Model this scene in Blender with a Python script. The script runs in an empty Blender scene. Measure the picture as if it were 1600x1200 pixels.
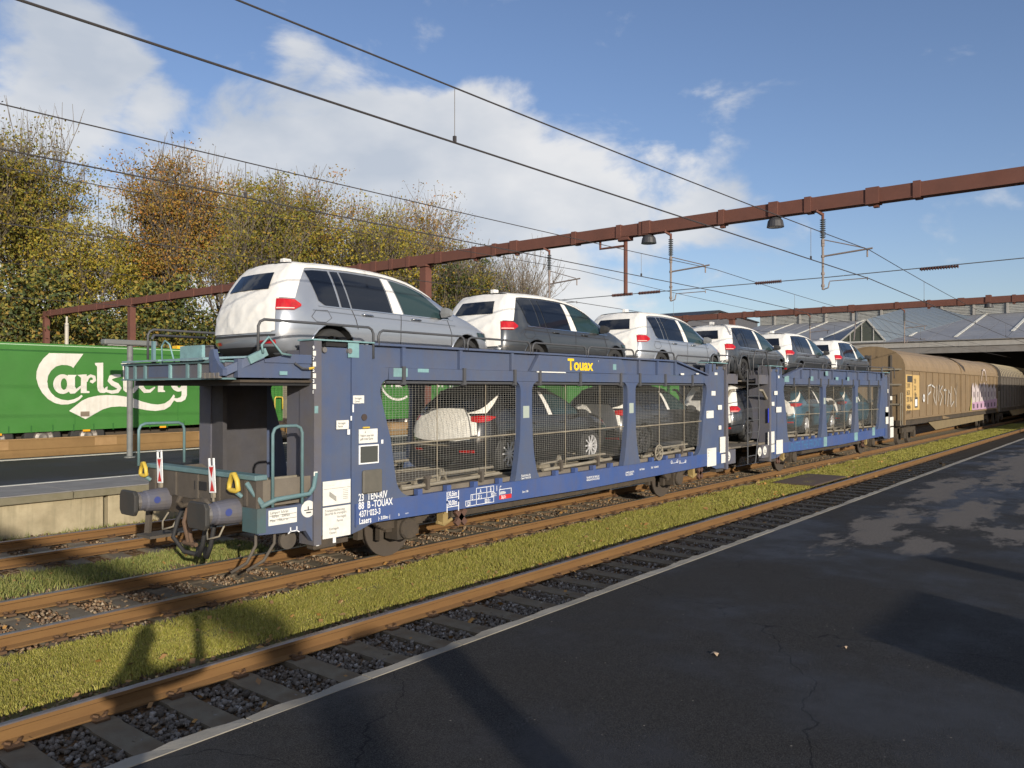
import bpy, bmesh, math, random
import numpy as np
from mathutils import Vector, Matrix
from mathutils.bvhtree import BVHTree
random.seed(7); RNG = np.random.default_rng(7)
scene = bpy.context.scene
COL = scene.collection
R = math.radians
# ------------------------------------------------------------------ camera, sky, sun
FPX, YAW, EYE = 1254.0, R(38.99), 2.66
CY, SY = math.cos(YAW), math.sin(YAW)
cam = bpy.data.cameras.new('camera'); cam_o = bpy.data.objects.new('camera', cam); COL.objects.link(cam_o)
cam.sensor_fit = 'HORIZONTAL'; cam.sensor_width = 36.0; cam.lens = FPX / 1600 * 36
cam.clip_start = 0.1; cam.clip_end = 4000
cam_o.location = (0, 0, EYE)
PITCH = math.atan(7 / FPX)
cam_o.rotation_euler = (R(90) + PITCH, 0, YAW - R(90))
scene.camera = cam_o
SUN_EL, SUN_AZ = R(13.7), R(61.4)      # light travels towards this azimuth
sd = bpy.data.lights.new('sun', 'SUN'); sd.energy = 5.0; sd.angle = R(0.53); sd.color = (1.0, 0.90, 0.75)
so = bpy.data.objects.new('sun', sd); COL.objects.link(so)
so.rotation_euler = Vector((math.cos(SUN_AZ) * math.cos(SUN_EL), math.sin(SUN_AZ) * math.cos(SUN_EL), -math.sin(SUN_EL))).to_track_quat('-Z', 'Y').to_euler()
so.location = (-20, -40, 30)
def pdir(px, py):
    u = (px - 800) / FPX; v = (607 - py) / FPX
    return Vector((CY + SY * u, SY - CY * u, v)).normalized()
def make_world():
    w = bpy.data.worlds.new('World'); scene.world = w; w.use_nodes = True
    nt = w.node_tree; nt.nodes.clear(); N = nt.nodes.new; L = nt.links.new
    out = N('ShaderNodeOutputWorld'); bg = N('ShaderNodeBackground'); L(bg.outputs[0], out.inputs[0])
    bg.inputs[1].default_value = 0.115
    sky = N('ShaderNodeTexSky'); sky.sky_type = 'NISHITA'; sky.sun_disc = False
    sky.sun_elevation = SUN_EL; sky.sun_rotation = R(90) - (SUN_AZ + math.pi)
    sky.air_density = 1.0; sky.dust_density = 0.6; sky.ozone_density = 2.2
    tc = N('ShaderNodeTexCoord')
    nrm = N('ShaderNodeVectorMath'); nrm.operation = 'NORMALIZE'; L(tc.outputs['Generated'], nrm.inputs[0])
    blobs = [(20, 140, .06, .6), (110, 80, .06, .8), (150, 120, .10, 1.0), (230, 170, .075, .9), (100, 180, .11, .9), (10, 330, .2, .7), (200, 310, .12, .5), (395, 240, .075, .9), (450, 270, .10, 1.0), (400, 330, .10, .9),
             (560, 290, .15, 1.1), (660, 300, .16, 1.1), (740, 230, .11, 1.1), (800, 290, .15, 1.1), (890, 270, .12, .9), (960, 320, .12, .8), (1050, 340, .10, .6), (700, 420, .25, .9), (860, 420, .2, .8), (520, 420, .3, .9), (300, 430, .3, .9),
             (460, 90, .06, .45), (575, 165, .05, .5), (1270, 365, .05, .3), (1020, 440, .14, .5)]
    acc = None
    for px, py, rad, wt in blobs:
        d = pdir(px, py)
        dm = N('ShaderNodeVectorMath'); dm.operation = 'DISTANCE'; L(nrm.outputs[0], dm.inputs[0]); dm.inputs[1].default_value = d
        mr = N('ShaderNodeMapRange'); mr.interpolation_type = 'SMOOTHSTEP'
        L(dm.outputs['Value'], mr.inputs[0]); mr.inputs[1].default_value = 0; mr.inputs[2].default_value = rad * 1.15
        mr.inputs[3].default_value = wt; mr.inputs[4].default_value = 0
        if acc is None: acc = mr.outputs[0]
        else:
            a = N('ShaderNodeMath'); a.operation = 'MAXIMUM'; L(acc, a.inputs[0]); L(mr.outputs[0], a.inputs[1]); acc = a.outputs[0]
    far = N('ShaderNodeTexNoise'); far.inputs['Scale'].default_value = 2.6; far.inputs['Detail'].default_value = 3
    L(nrm.outputs[0], far.inputs['Vector'])
    dd = N('ShaderNodeVectorMath'); dd.operation = 'DOT_PRODUCT'; L(nrm.outputs[0], dd.inputs[0]); dd.inputs[1].default_value = pdir(800, 450)
    fm = N('ShaderNodeMapRange'); L(dd.outputs['Value'], fm.inputs[0]); fm.inputs[1].default_value = .72; fm.inputs[2].default_value = .45; fm.inputs[3].default_value = 0; fm.inputs[4].default_value = 1
    fr = N('ShaderNodeMapRange'); L(far.outputs[0], fr.inputs[0]); fr.inputs[1].default_value = .42; fr.inputs[2].default_value = .7; fr.inputs[3].default_value = 0; fr.inputs[4].default_value = 1
    fx = N('ShaderNodeMath'); fx.operation = 'MULTIPLY'; L(fm.outputs[0], fx.inputs[0]); L(fr.outputs[0], fx.inputs[1])
    ax = N('ShaderNodeMath'); ax.operation = 'MAXIMUM'; L(acc, ax.inputs[0]); L(fx.outputs[0], ax.inputs[1])
    mp = N('ShaderNodeMapping'); mp.inputs['Scale'].default_value = (1, 1, 1.9); L(nrm.outputs[0], mp.inputs[0])
    ns = N('ShaderNodeTexNoise'); ns.inputs['Scale'].default_value = 6.5; ns.inputs['Detail'].default_value = 7; ns.inputs['Roughness'].default_value = .55
    ns.inputs['Distortion'].default_value = .25; L(mp.outputs[0], ns.inputs['Vector'])
    m = N('ShaderNodeMath'); m.operation = 'MULTIPLY_ADD'; L(ns.outputs[0], m.inputs[0]); m.inputs[1].default_value = 2.1; m.inputs[2].default_value = -1.05
    s = N('ShaderNodeMath'); s.operation = 'ADD'; L(ax.outputs[0], s.inputs[0]); L(m.outputs[0], s.inputs[1])
    sm = N('ShaderNodeMapRange'); sm.interpolation_type = 'SMOOTHSTEP'; L(s.outputs[0], sm.inputs[0])
    sm.inputs[1].default_value = .22; sm.inputs[2].default_value = .62; sm.inputs[3].default_value = 0; sm.inputs[4].default_value = .9
    n2 = N('ShaderNodeTexNoise'); n2.inputs['Scale'].default_value = 4.2; n2.inputs['Detail'].default_value = 5; L(mp.outputs[0], n2.inputs['Vector'])
    cr = N('ShaderNodeMix'); cr.data_type = 'RGBA'; cq = N('ShaderNodeMapRange'); L(n2.outputs[0], cq.inputs[0]); cq.inputs[1].default_value = .36; cq.inputs[2].default_value = .62; L(cq.outputs[0], cr.inputs[0])
    cr.inputs[6].default_value = (4.7, 5.1, 5.7, 1); cr.inputs[7].default_value = (7.4, 7.35, 7.3, 1)
    tint = N('ShaderNodeMix'); tint.data_type = 'RGBA'; tint.blend_type = 'MULTIPLY'; tint.inputs[0].default_value = 1; L(sky.outputs[0], tint.inputs[6]); tint.inputs[7].default_value = (1.14, 1.08, 1.22, 1)
    mx = N('ShaderNodeMix'); mx.data_type = 'RGBA'; L(sm.outputs[0], mx.inputs[0]); L(tint.outputs[2], mx.inputs[6]); L(cr.outputs[2], mx.inputs[7])
    L(mx.outputs[2], bg.inputs[0])
make_world()
vs = scene.view_settings; vs.view_transform = 'Standard'; vs.look = 'None'; vs.exposure = 0.0; vs.gamma = 1; vs.use_curve_mapping = False

# ------------------------------------------------------------------ helpers
def at(px, py, Y):
    """photo pixel -> (X, z) on the vertical plane at distance Y from the camera line"""
    u = (px - 800) / FPX; d = Y / (SY - CY * u)
    return d * (CY + SY * u), EYE + (607 - py) / FPX * d
def wp(px, py, Y=9.08): return at(px, py, Y)
_mats = {}
def mat(name, col, rough=.6, metal=0.0, noise=0.0, nscale=3.0, col2=None, dirt=0.0, dirtcol=(.09, .06, .035), bump=0.0, bscale=60, coat=0.0, island=None, stretch=(1, 1, 1), streak=0.0, spec=.5, coord='Object', trans=0.0, emit=None):
    if name in _mats: return _mats[name]
    m = bpy.data.materials.new(name); m.use_nodes = True; nt = m.node_tree; N = nt.nodes.new; L = nt.links.new
    b = nt.nodes['Principled BSDF']
    b.inputs['Roughness'].default_value = rough; b.inputs['Metallic'].default_value = metal
    b.inputs['Specular IOR Level'].default_value = spec
    if coat: b.inputs['Coat Weight'].default_value = coat; b.inputs['Coat Roughness'].default_value = .06
    if emit: b.inputs['Emission Color'].default_value = (*emit[:3], 1); b.inputs['Emission Strength'].default_value = emit[3]
    cur = None
    tc = N('ShaderNodeTexCoord')
    mp = N('ShaderNodeMapping'); L(tc.outputs[coord], mp.inputs[0]); mp.inputs['Scale'].default_value = stretch
    def mix(a, bb, f):
        x = N('ShaderNodeMix'); x.data_type = 'RGBA'
        if isinstance(f, float): x.inputs[0].default_value = f
        else: L(f, x.inputs[0])
        for i, v in ((6, a), (7, bb)):
            if isinstance(v, tuple): x.inputs[i].default_value = (*v[:3], 1)
            else: L(v, x.inputs[i])
        return x.outputs[2]
    def rng(src, a, bb, lo=0.0, hi=1.0):
        r = N('ShaderNodeMapRange'); L(src, r.inputs[0]); r.inputs[1].default_value = a; r.inputs[2].default_value = bb; r.inputs[3].default_value = lo; r.inputs[4].default_value = hi
        return r.outputs[0]
    cur = tuple(col)
    if noise and col2 is not None:
        n = N('ShaderNodeTexNoise'); n.inputs['Scale'].default_value = nscale; n.inputs['Detail'].default_value = 6; n.inputs['Roughness'].default_value = .6; L(mp.outputs[0], n.inputs['Vector'])
        cur = mix(cur, tuple(col2), rng(n.outputs[0], .5 - noise, .5 + noise))
    if island is not None:
        g = N('ShaderNodeNewGeometry'); cr = N('ShaderNodeValToRGB'); L(g.outputs['Random Per Island'], cr.inputs[0])
        e = cr.color_ramp.elements; e[0].color = (*island[0], 1); e[0].position = 0
        e[1].color = (*island[-1], 1); e[1].position = 1
        for i, c3 in enumerate(island[1:-1]):
            k = e.new((i + 1) / (len(island) - 1)); k.color = (*c3, 1)
        cur = mix(cur, cr.outputs[0], .85)
    if streak:
        mp2 = N('ShaderNodeMapping'); L(tc.outputs[coord], mp2.inputs[0]); mp2.inputs['Scale'].default_value = (5, 5, .35)
        n = N('ShaderNodeTexNoise'); n.inputs['Scale'].default_value = 2.2; n.inputs['Detail'].default_value = 5; L(mp2.outputs[0], n.inputs['Vector'])
        cur = mix(cur, tuple(dirtcol), rng(n.outputs[0], .48, .8, 0, streak))
    if dirt:
        n = N('ShaderNodeTexNoise'); n.inputs['Scale'].default_value = 1.7; n.inputs['Detail'].default_value = 9; n.inputs['Roughness'].default_value = .7; L(tc.outputs[coord], n.inputs['Vector'])
        cur = mix(cur, tuple(dirtcol), rng(n.outputs[0], .42, .75, 0, dirt))
        r2 = rng(n.outputs[0], .35, .7, rough, min(1, rough + .25)); L(r2, b.inputs['Roughness'])
    if isinstance(cur, tuple): b.inputs['Base Color'].default_value = (*cur[:3], 1)
    else: L(cur, b.inputs['Base Color'])
    if bump:
        n = N('ShaderNodeTexNoise'); n.inputs['Scale'].default_value = bscale; n.inputs['Detail'].default_value = 4; L(mp.outputs[0], n.inputs['Vector'])
        bm = N('ShaderNodeBump'); bm.inputs['Strength'].default_value = bump; bm.inputs['Distance'].default_value = .02; L(n.outputs[0], bm.inputs['Height']); L(bm.outputs[0], b.inputs['Normal'])
    if trans: b.inputs['Transmission Weight'].default_value = trans
    _mats[name] = m
    return m

def box_vf(x0, y0, z0, x1, y1, z1):
    v = [(x0, y0, z0), (x1, y0, z0), (x1, y1, z0), (x0, y1, z0), (x0, y0, z1), (x1, y0, z1), (x1, y1, z1), (x0, y1, z1)]
    f = [(0, 3, 2, 1), (4, 5, 6, 7), (0, 1, 5, 4), (1, 2, 6, 5), (2, 3, 7, 6), (3, 0, 4, 7)]
    return v, f
class MB:
    def __init__(s): s.v = []; s.f = []
    def add(s, v, f):
        o = len(s.v); s.v += [tuple(p) for p in v]; s.f += [tuple(i + o for i in q) for q in f]; return s
    def box(s, x0, y0, z0, x1, y1, z1):
        return s.add(*box_vf(min(x0, x1), min(y0, y1), min(z0, z1), max(x0, x1), max(y0, y1), max(z0, z1)))
    def bar(s, p, q, w, h=None, up=(0, 0, 1)):
        """rectangular bar from p to q"""
        p = Vector(p); q = Vector(q); d = (q - p).normalized(); h = h or w
        a = d.cross(Vector(up))
        if a.length < 1e-4: a = d.cross(Vector((1, 0, 0)))
        a.normalize(); b = d.cross(a).normalized()
        v = []
        for c in (p, q):
            for sa, sb in ((-1, -1), (1, -1), (1, 1), (-1, 1)): v.append(c + a * sa * w / 2 + b * sb * h / 2)
        return s.add(v, [(0, 1, 2, 3), (7, 6, 5, 4), (0, 4, 5, 1), (1, 5, 6, 2), (2, 6, 7, 3), (3, 7, 4, 0)])
    def tube(s, pts, r, n=8, closed=False, r2=None):
        pts = [Vector(p) for p in pts]; m = len(pts); rings = []
        ref = Vector((0, 0, 1))
        prev = None
        for i, p in enumerate(pts):
            if closed: d = (pts[(i + 1) % m] - pts[i - 1])
            elif i == 0: d = pts[1] - pts[0]
            elif i == m - 1: d = pts[-1] - pts[-2]
            else: d = (pts[i + 1] - p).normalized() + (p - pts[i - 1]).normalized()
            if d.length < 1e-6: d = Vector((1, 0, 0))
            d.normalize()
            if prev is None:
                a = d.cross(ref)
                if a.length < 1e-3: a = d.cross(Vector((1, 0, 0)))
            else:
                a = prev - d * prev.dot(d)
                if a.length < 1e-4: a = d.cross(ref)
            a.normalize(); prev = a.copy(); b = d.cross(a)
            rr = r if r2 is None else r + (r2 - r) * i / (m - 1)
            rings.append([p + (a * math.cos(2 * math.pi * k / n) + b * math.sin(2 * math.pi * k / n)) * rr for k in range(n)])
        v = [q for rg in rings for q in rg]; f = []
        for i in range(m if closed else m - 1):
            j = (i + 1) % m
            for k in range(n): f.append((i * n + k, i * n + (k + 1) % n, j * n + (k + 1) % n, j * n + k))
        if not closed: f.append(tuple(range(n - 1, -1, -1))); f.append(tuple((m - 1) * n + k for k in range(n)))
        return s.add(v, f)
    def cyl(s, p, q, r, n=16, r2=None): return s.tube([p, q], r, n, r2=r2)
    def prism(s, poly, y0, y1):
        """polygon in (x, z) pushed from y0 to y1"""
        n = len(poly); v = [(x, y0, z) for x, z in poly] + [(x, y1, z) for x, z in poly]
        f = [tuple(range(n)), tuple(range(2 * n - 1, n - 1, -1))] + [(i, i + n, (i + 1) % n + n, (i + 1) % n) for i in range(n)]
        return s.add(v, f)
    def prismx(s, poly, x0, x1):
        n = len(poly); v = [(x0, y, z) for y, z in poly] + [(x1, y, z) for y, z in poly]
        f = [tuple(range(n)), tuple(range(2 * n - 1, n - 1, -1))] + [(i, i + n, (i + 1) % n + n, (i + 1) % n) for i in range(n)]
        return s.add(v, f)
    def lathe(s, prof, c, axis='y', n=20):
        """prof: list of (r, t) t along axis from c"""
        v = []; m = len(prof)
        for r, t in prof:
            for k in range(n):
                a = 2 * math.pi * k / n; ca, sa = r * math.cos(a), r * math.sin(a)
                v.append({'y': (c[0] + ca, c[1] + t, c[2] + sa), 'x': (c[0] + t, c[1] + ca, c[2] + sa), 'z': (c[0] + ca, c[1] + sa, c[2] + t)}[axis])
        f = [(i * n + k, i * n + (k + 1) % n, (i + 1) * n + (k + 1) % n, (i + 1) * n + k) for i in range(m - 1) for k in range(n)]
        return s.add(v, f)
    def xf(s, M):
        s.v = [tuple(M @ Vector(p)) for p in s.v]; return s
    def mark(s): s.cuts = getattr(s, 'cuts', []) + [(len(s.v), len(s.f))]; return s
    def each(s, name, m, parent=None, **kw):
        """every connected piece becomes an object of its own"""
        par = list(range(len(s.v)))
        def find(a):
            while par[a] != a: par[a] = par[par[a]]; a = par[a]
            return a
        for f in s.f:
            for k in f[1:]: par[find(k)] = find(f[0])
        groups = {}
        for f in s.f: groups.setdefault(find(f[0]), []).append(f)
        for fs in groups.values():
            ids = sorted({i for f in fs for i in f}); mp_ = {i: k for k, i in enumerate(ids)}
            MB().add([s.v[i] for i in ids], [tuple(mp_[i] for i in f) for f in fs]).build(name, m, parent, **kw)
    def build(s, name, m, parent=None, smooth=False, bevel=0.0, base=None):
        off = Vector((0, 0, 0))
        p = parent
        while p is not None: off += p.location; p = p.parent
        me = bpy.data.meshes.new(name)
        v = [(a - off.x, b - off.y, c - off.z) for a, b, c in s.v] if off.length > 0 else s.v
        me.from_pydata(v, [], s.f)
        if m is not None: me.materials.append(m)
        if smooth: me.shade_smooth()
        o = bpy.data.objects.new(name, me); COL.objects.link(o)
        if parent is not None: o.parent = parent
        if bevel:
            bm = bmesh.new(); bm.from_mesh(me)
            bmesh.ops.recalc_face_normals(bm, faces=bm.faces)
            bmesh.ops.bevel(bm, geom=[e for e in bm.edges], offset=bevel, segments=1, affect='EDGES')
            bm.to_mesh(me); bm.free()
        return o
def empty(name, loc, label=None, cat=None, group=None):
    o = bpy.data.objects.new(name, None); COL.objects.link(o); o.location = loc; o.empty_display_size = .2
    tag(o, label, cat, group); return o
def tag(o, label=None, cat=None, group=None, kind=None):
    if label: o['label'] = label
    if cat: o['category'] = cat
    if group: o['group'] = group
    if kind: o['kind'] = kind
    return o
def mesh_obj(name, me, parent=None):
    o = bpy.data.objects.new(name, me); COL.objects.link(o)
    if parent is not None: o.parent = parent
    return o
def smooth_by_angle(me, ang=35):
    me.shade_smooth()
    try:
        me.set_sharp_from_angle(angle=R(ang))
    except Exception: pass
def np_mesh(name, V, F, m, parent=None, smooth=False):
    """V (n,3) float, F (k,m) int with constant side count"""
    me = bpy.data.meshes.new(name); k = F.shape[1]
    me.vertices.add(len(V)); me.vertices.foreach_set('co', np.asarray(V, np.float32).ravel())
    me.loops.add(F.size); me.loops.foreach_set('vertex_index', F.astype(np.int32).ravel())
    me.polygons.add(len(F)); me.polygons.foreach_set('loop_start', np.arange(0, F.size, k, dtype=np.int32))
    me.update(calc_edges=True)
    if smooth: me.shade_smooth()
    me.materials.append(m)
    o = bpy.data.objects.new(name, me); COL.objects.link(o)
    if parent is not None: o.parent = parent
    return o
def copy_tree(o, parent=None):
    c = o.copy(); COL.objects.link(c)
    if parent is not None: c.parent = parent; c.matrix_parent_inverse = o.matrix_parent_inverse
    for ch in list(o.children): copy_tree(ch, c)
    return c
def text(body, x, z, y, size, m, parent, name='lettering', sx=.8, bold=.0, align='LEFT', thick=.003, line=1.0, slope=0.0, face='-y'):
    cu = bpy.data.curves.new(name, 'FONT'); cu.body = body; cu.size = size; cu.align_x = align; cu.offset = bold * size; cu.space_line = line
    cu.resolution_u = 3
    ob = bpy.data.objects.new(name, cu); me = bpy.data.meshes.new_from_object(ob); bpy.data.objects.remove(ob)
    off = Vector((0, 0, 0)); p = parent
    while p is not None: off += p.location; p = p.parent
    for v in me.vertices:
        a, b = v.co.x * sx, v.co.y
        if face == '-y': v.co = (x + a - off.x, y - off.y, z + b + a * slope - off.z)
        elif face == '-x': v.co = (y - off.x, x - a - off.y, z + b - off.z)
    me.materials.clear(); me.materials.append(m)
    o = mesh_obj(name, me, parent); me.name = name
    return o
def stroke(mb, pts, w, y, n=5):
    """flat rounded stroke on plane y"""
    pts = [Vector((p[0], p[1])) for p in pts]
    L_, R_ = [], []
    for i, p in enumerate(pts):
        d = (pts[min(i + 1, len(pts) - 1)] - pts[max(i - 1, 0)]).normalized(); nrm = Vector((-d.y, d.x))
        ww = w if not isinstance(w, (list, tuple)) else w[i]
        L_.append(p + nrm * ww / 2); R_.append(p - nrm * ww / 2)
    v = [(q.x, y, q.y) for q in L_] + [(q.x, y, q.y) for q in R_]; m = len(pts)
    mb.add(v, [(i, i + 1, m + i + 1, m + i) for i in range(m - 1)])
def arc(cx, cz, r, a0, a1, n=8): return [(cx + r * math.cos(R(a0 + (a1 - a0) * i / n)), cz + r * math.sin(R(a0 + (a1 - a0) * i / n))) for i in range(n + 1)]

# ------------------------------------------------------------------ materials
BLUE = mat('wagon_blue_paint', (.058, .088, .185), .48, noise=.25, nscale=1.6, col2=(.083, .112, .185), dirt=.5, dirtcol=(.10, .095, .10), streak=.35, bump=.03, bscale=30)
BLUE2 = mat('wagon_blue_sill_paint', (.040, .088, .27), .42, noise=.22, nscale=1.2, col2=(.065, .105, .26), dirt=.35, dirtcol=(.10, .09, .09), streak=.25)
BLUEGREY = mat('wagon_dirty_grey_blue', (.09, .10, .15), .6, noise=.25, nscale=3, col2=(.12, .115, .12), dirt=.5, dirtcol=(.10, .08, .06))
TEAL = mat('wagon_teal_paint', (.095, .19, .215), .5, noise=.25, nscale=4, col2=(.14, .24, .26), dirt=.4, dirtcol=(.08, .07, .05))
TEALP = mat('pale_teal_patch_paint', (.22, .40, .42), .55, noise=.2, nscale=8, col2=(.16, .30, .33), dirt=.4)
UNDER = mat('grimy_underframe', (.045, .038, .032), .8, noise=.25, nscale=5, col2=(.085, .065, .045), dirt=.5, dirtcol=(.03, .025, .02), bump=.2, bscale=40)
DIRTY = mat('dirty_brown_grey_steel', (.105, .09, .072), .75, noise=.25, nscale=3, col2=(.07, .062, .055), dirt=.5, dirtcol=(.06, .045, .035), bump=.12, bscale=30)
DECK = mat('dusty_deck_plate', (.19, .165, .13), .8, noise=.25, nscale=2.5, col2=(.12, .105, .09), dirt=.3, dirtcol=(.07, .06, .05), bump=.15, bscale=35)
TUBE = mat('grey_brown_tube', (.30, .27, .21), .6, noise=.2, nscale=6, col2=(.2, .18, .14), dirt=.3)
DARKTUBE = mat('dark_grey_handrail', (.07, .075, .085), .45, dirt=.2)
WIRE = mat('galvanised_wire_grille', (.29, .29, .27), .6)
WHITE = mat('white_sign_panel', (.78, .78, .74), .5, noise=.2, nscale=9, col2=(.66, .66, .62))
WHITEL = mat('white_lettering', (.78, .80, .82), .5)
BLACKL = mat('black_lettering', (.05, .05, .05), .6)
REDL = mat('red_print', (.55, .03, .03), .5)
YELL = mat('yellow_lettering', (.85, .58, .02), .5)
YELLH = mat('yellow_painted_steel', (.58, .43, .07), .5, noise=.2, nscale=10, col2=(.6, .42, .06))
RUBBER = mat('black_rubber', (.022, .022, .024), .75)
STEEL = mat('worn_steel', (.33, .31, .29), .4, metal=.7, dirt=.3)
BLACK = mat('black_panel', (.02, .02, .022), .6)
RUST = mat('rusty_rail_side', (.205, .112, .038), .9, noise=.3, nscale=3, col2=(.145, .075, .026), stretch=(.5, 4, 4), dirt=.3, dirtcol=(.14, .06, .025), bump=.1, bscale=20)
RAILTOP = mat('polished_rail_head', (.32, .31, .31), .38, metal=.85, noise=.2, nscale=6, col2=(.26, .2, .17))
GANTRY = mat('red_brown_gantry_paint', (.150, .060, .043), .75, noise=.25, nscale=2, col2=(.115, .048, .036), dirt=.15, dirtcol=(.09, .04, .03))
CONC = mat('grey_concrete', (.30, .28, .24), .85, noise=.22, nscale=2.5, col2=(.22, .20, .165), dirt=.35, dirtcol=(.10, .085, .06), bump=.15, bscale=35)
SLEEP = mat('concrete_sleeper', (.19, .165, .12), .9, noise=.25, nscale=4, col2=(.11, .09, .06), dirt=.6, dirtcol=(.13, .075, .035), bump=.15, bscale=40)
# ------------------------------------------------------------------ ground, platforms, tracks
def ground_material():
    m = bpy.data.materials.new('ballast_ground'); m.use_nodes = True; nt = m.node_tree; N = nt.nodes.new; L = nt.links.new
    b = nt.nodes['Principled BSDF']; b.inputs['Roughness'].default_value = .95; b.inputs['Specular IOR Level'].default_value = .15
    tc = N('ShaderNodeTexCoord')
    vo = N('ShaderNodeTexVoronoi'); vo.inputs['Scale'].default_value = 19; L(tc.outputs['Object'], vo.inputs['Vector'])
    cr = N('ShaderNodeValToRGB'); L(vo.outputs['Color'], cr.inputs[0]); e = cr.color_ramp.elements
    e[0].color = (.07, .045, .025, 1); e[1].color = (.30, .24, .18, 1); k = e.new(.5); k.color = (.19, .105, .05, 1)
    n = N('ShaderNodeTexNoise'); n.inputs['Scale'].default_value = .8; n.inputs['Detail'].default_value = 6; L(tc.outputs['Object'], n.inputs['Vector'])
    r = N('ShaderNodeMapRange'); L(n.outputs[0], r.inputs[0]); r.inputs[1].default_value = .4; r.inputs[2].default_value = .65
    mx = N('ShaderNodeMix'); mx.data_type = 'RGBA'; mx.inputs[7].default_value = (.12, .085, .045, 1); L(cr.outputs[0], mx.inputs[6])
    q = N('ShaderNodeMath'); q.operation = 'MULTIPLY'; q.inputs[1].default_value = .5; L(r.outputs[0], q.inputs[0]); L(q.outputs[0], mx.inputs[0])
    L(mx.outputs[2], b.inputs['Base Color'])
    bm = N('ShaderNodeBump'); bm.inputs['Strength'].default_value = 1; bm.inputs['Distance'].default_value = .05
    L(vo.outputs['Distance'], bm.inputs['Height']); bm.invert = True; L(bm.outputs[0], b.inputs['Normal'])
    return m
GZ = -.235
g = MB(); g.add([(-2500, -2500, GZ), (2500, -2500, GZ), (2500, 2500, GZ), (-2500, 2500, GZ)], [(0, 1, 2, 3)])
tag(g.build('ground', ground_material()), kind='structure')

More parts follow.
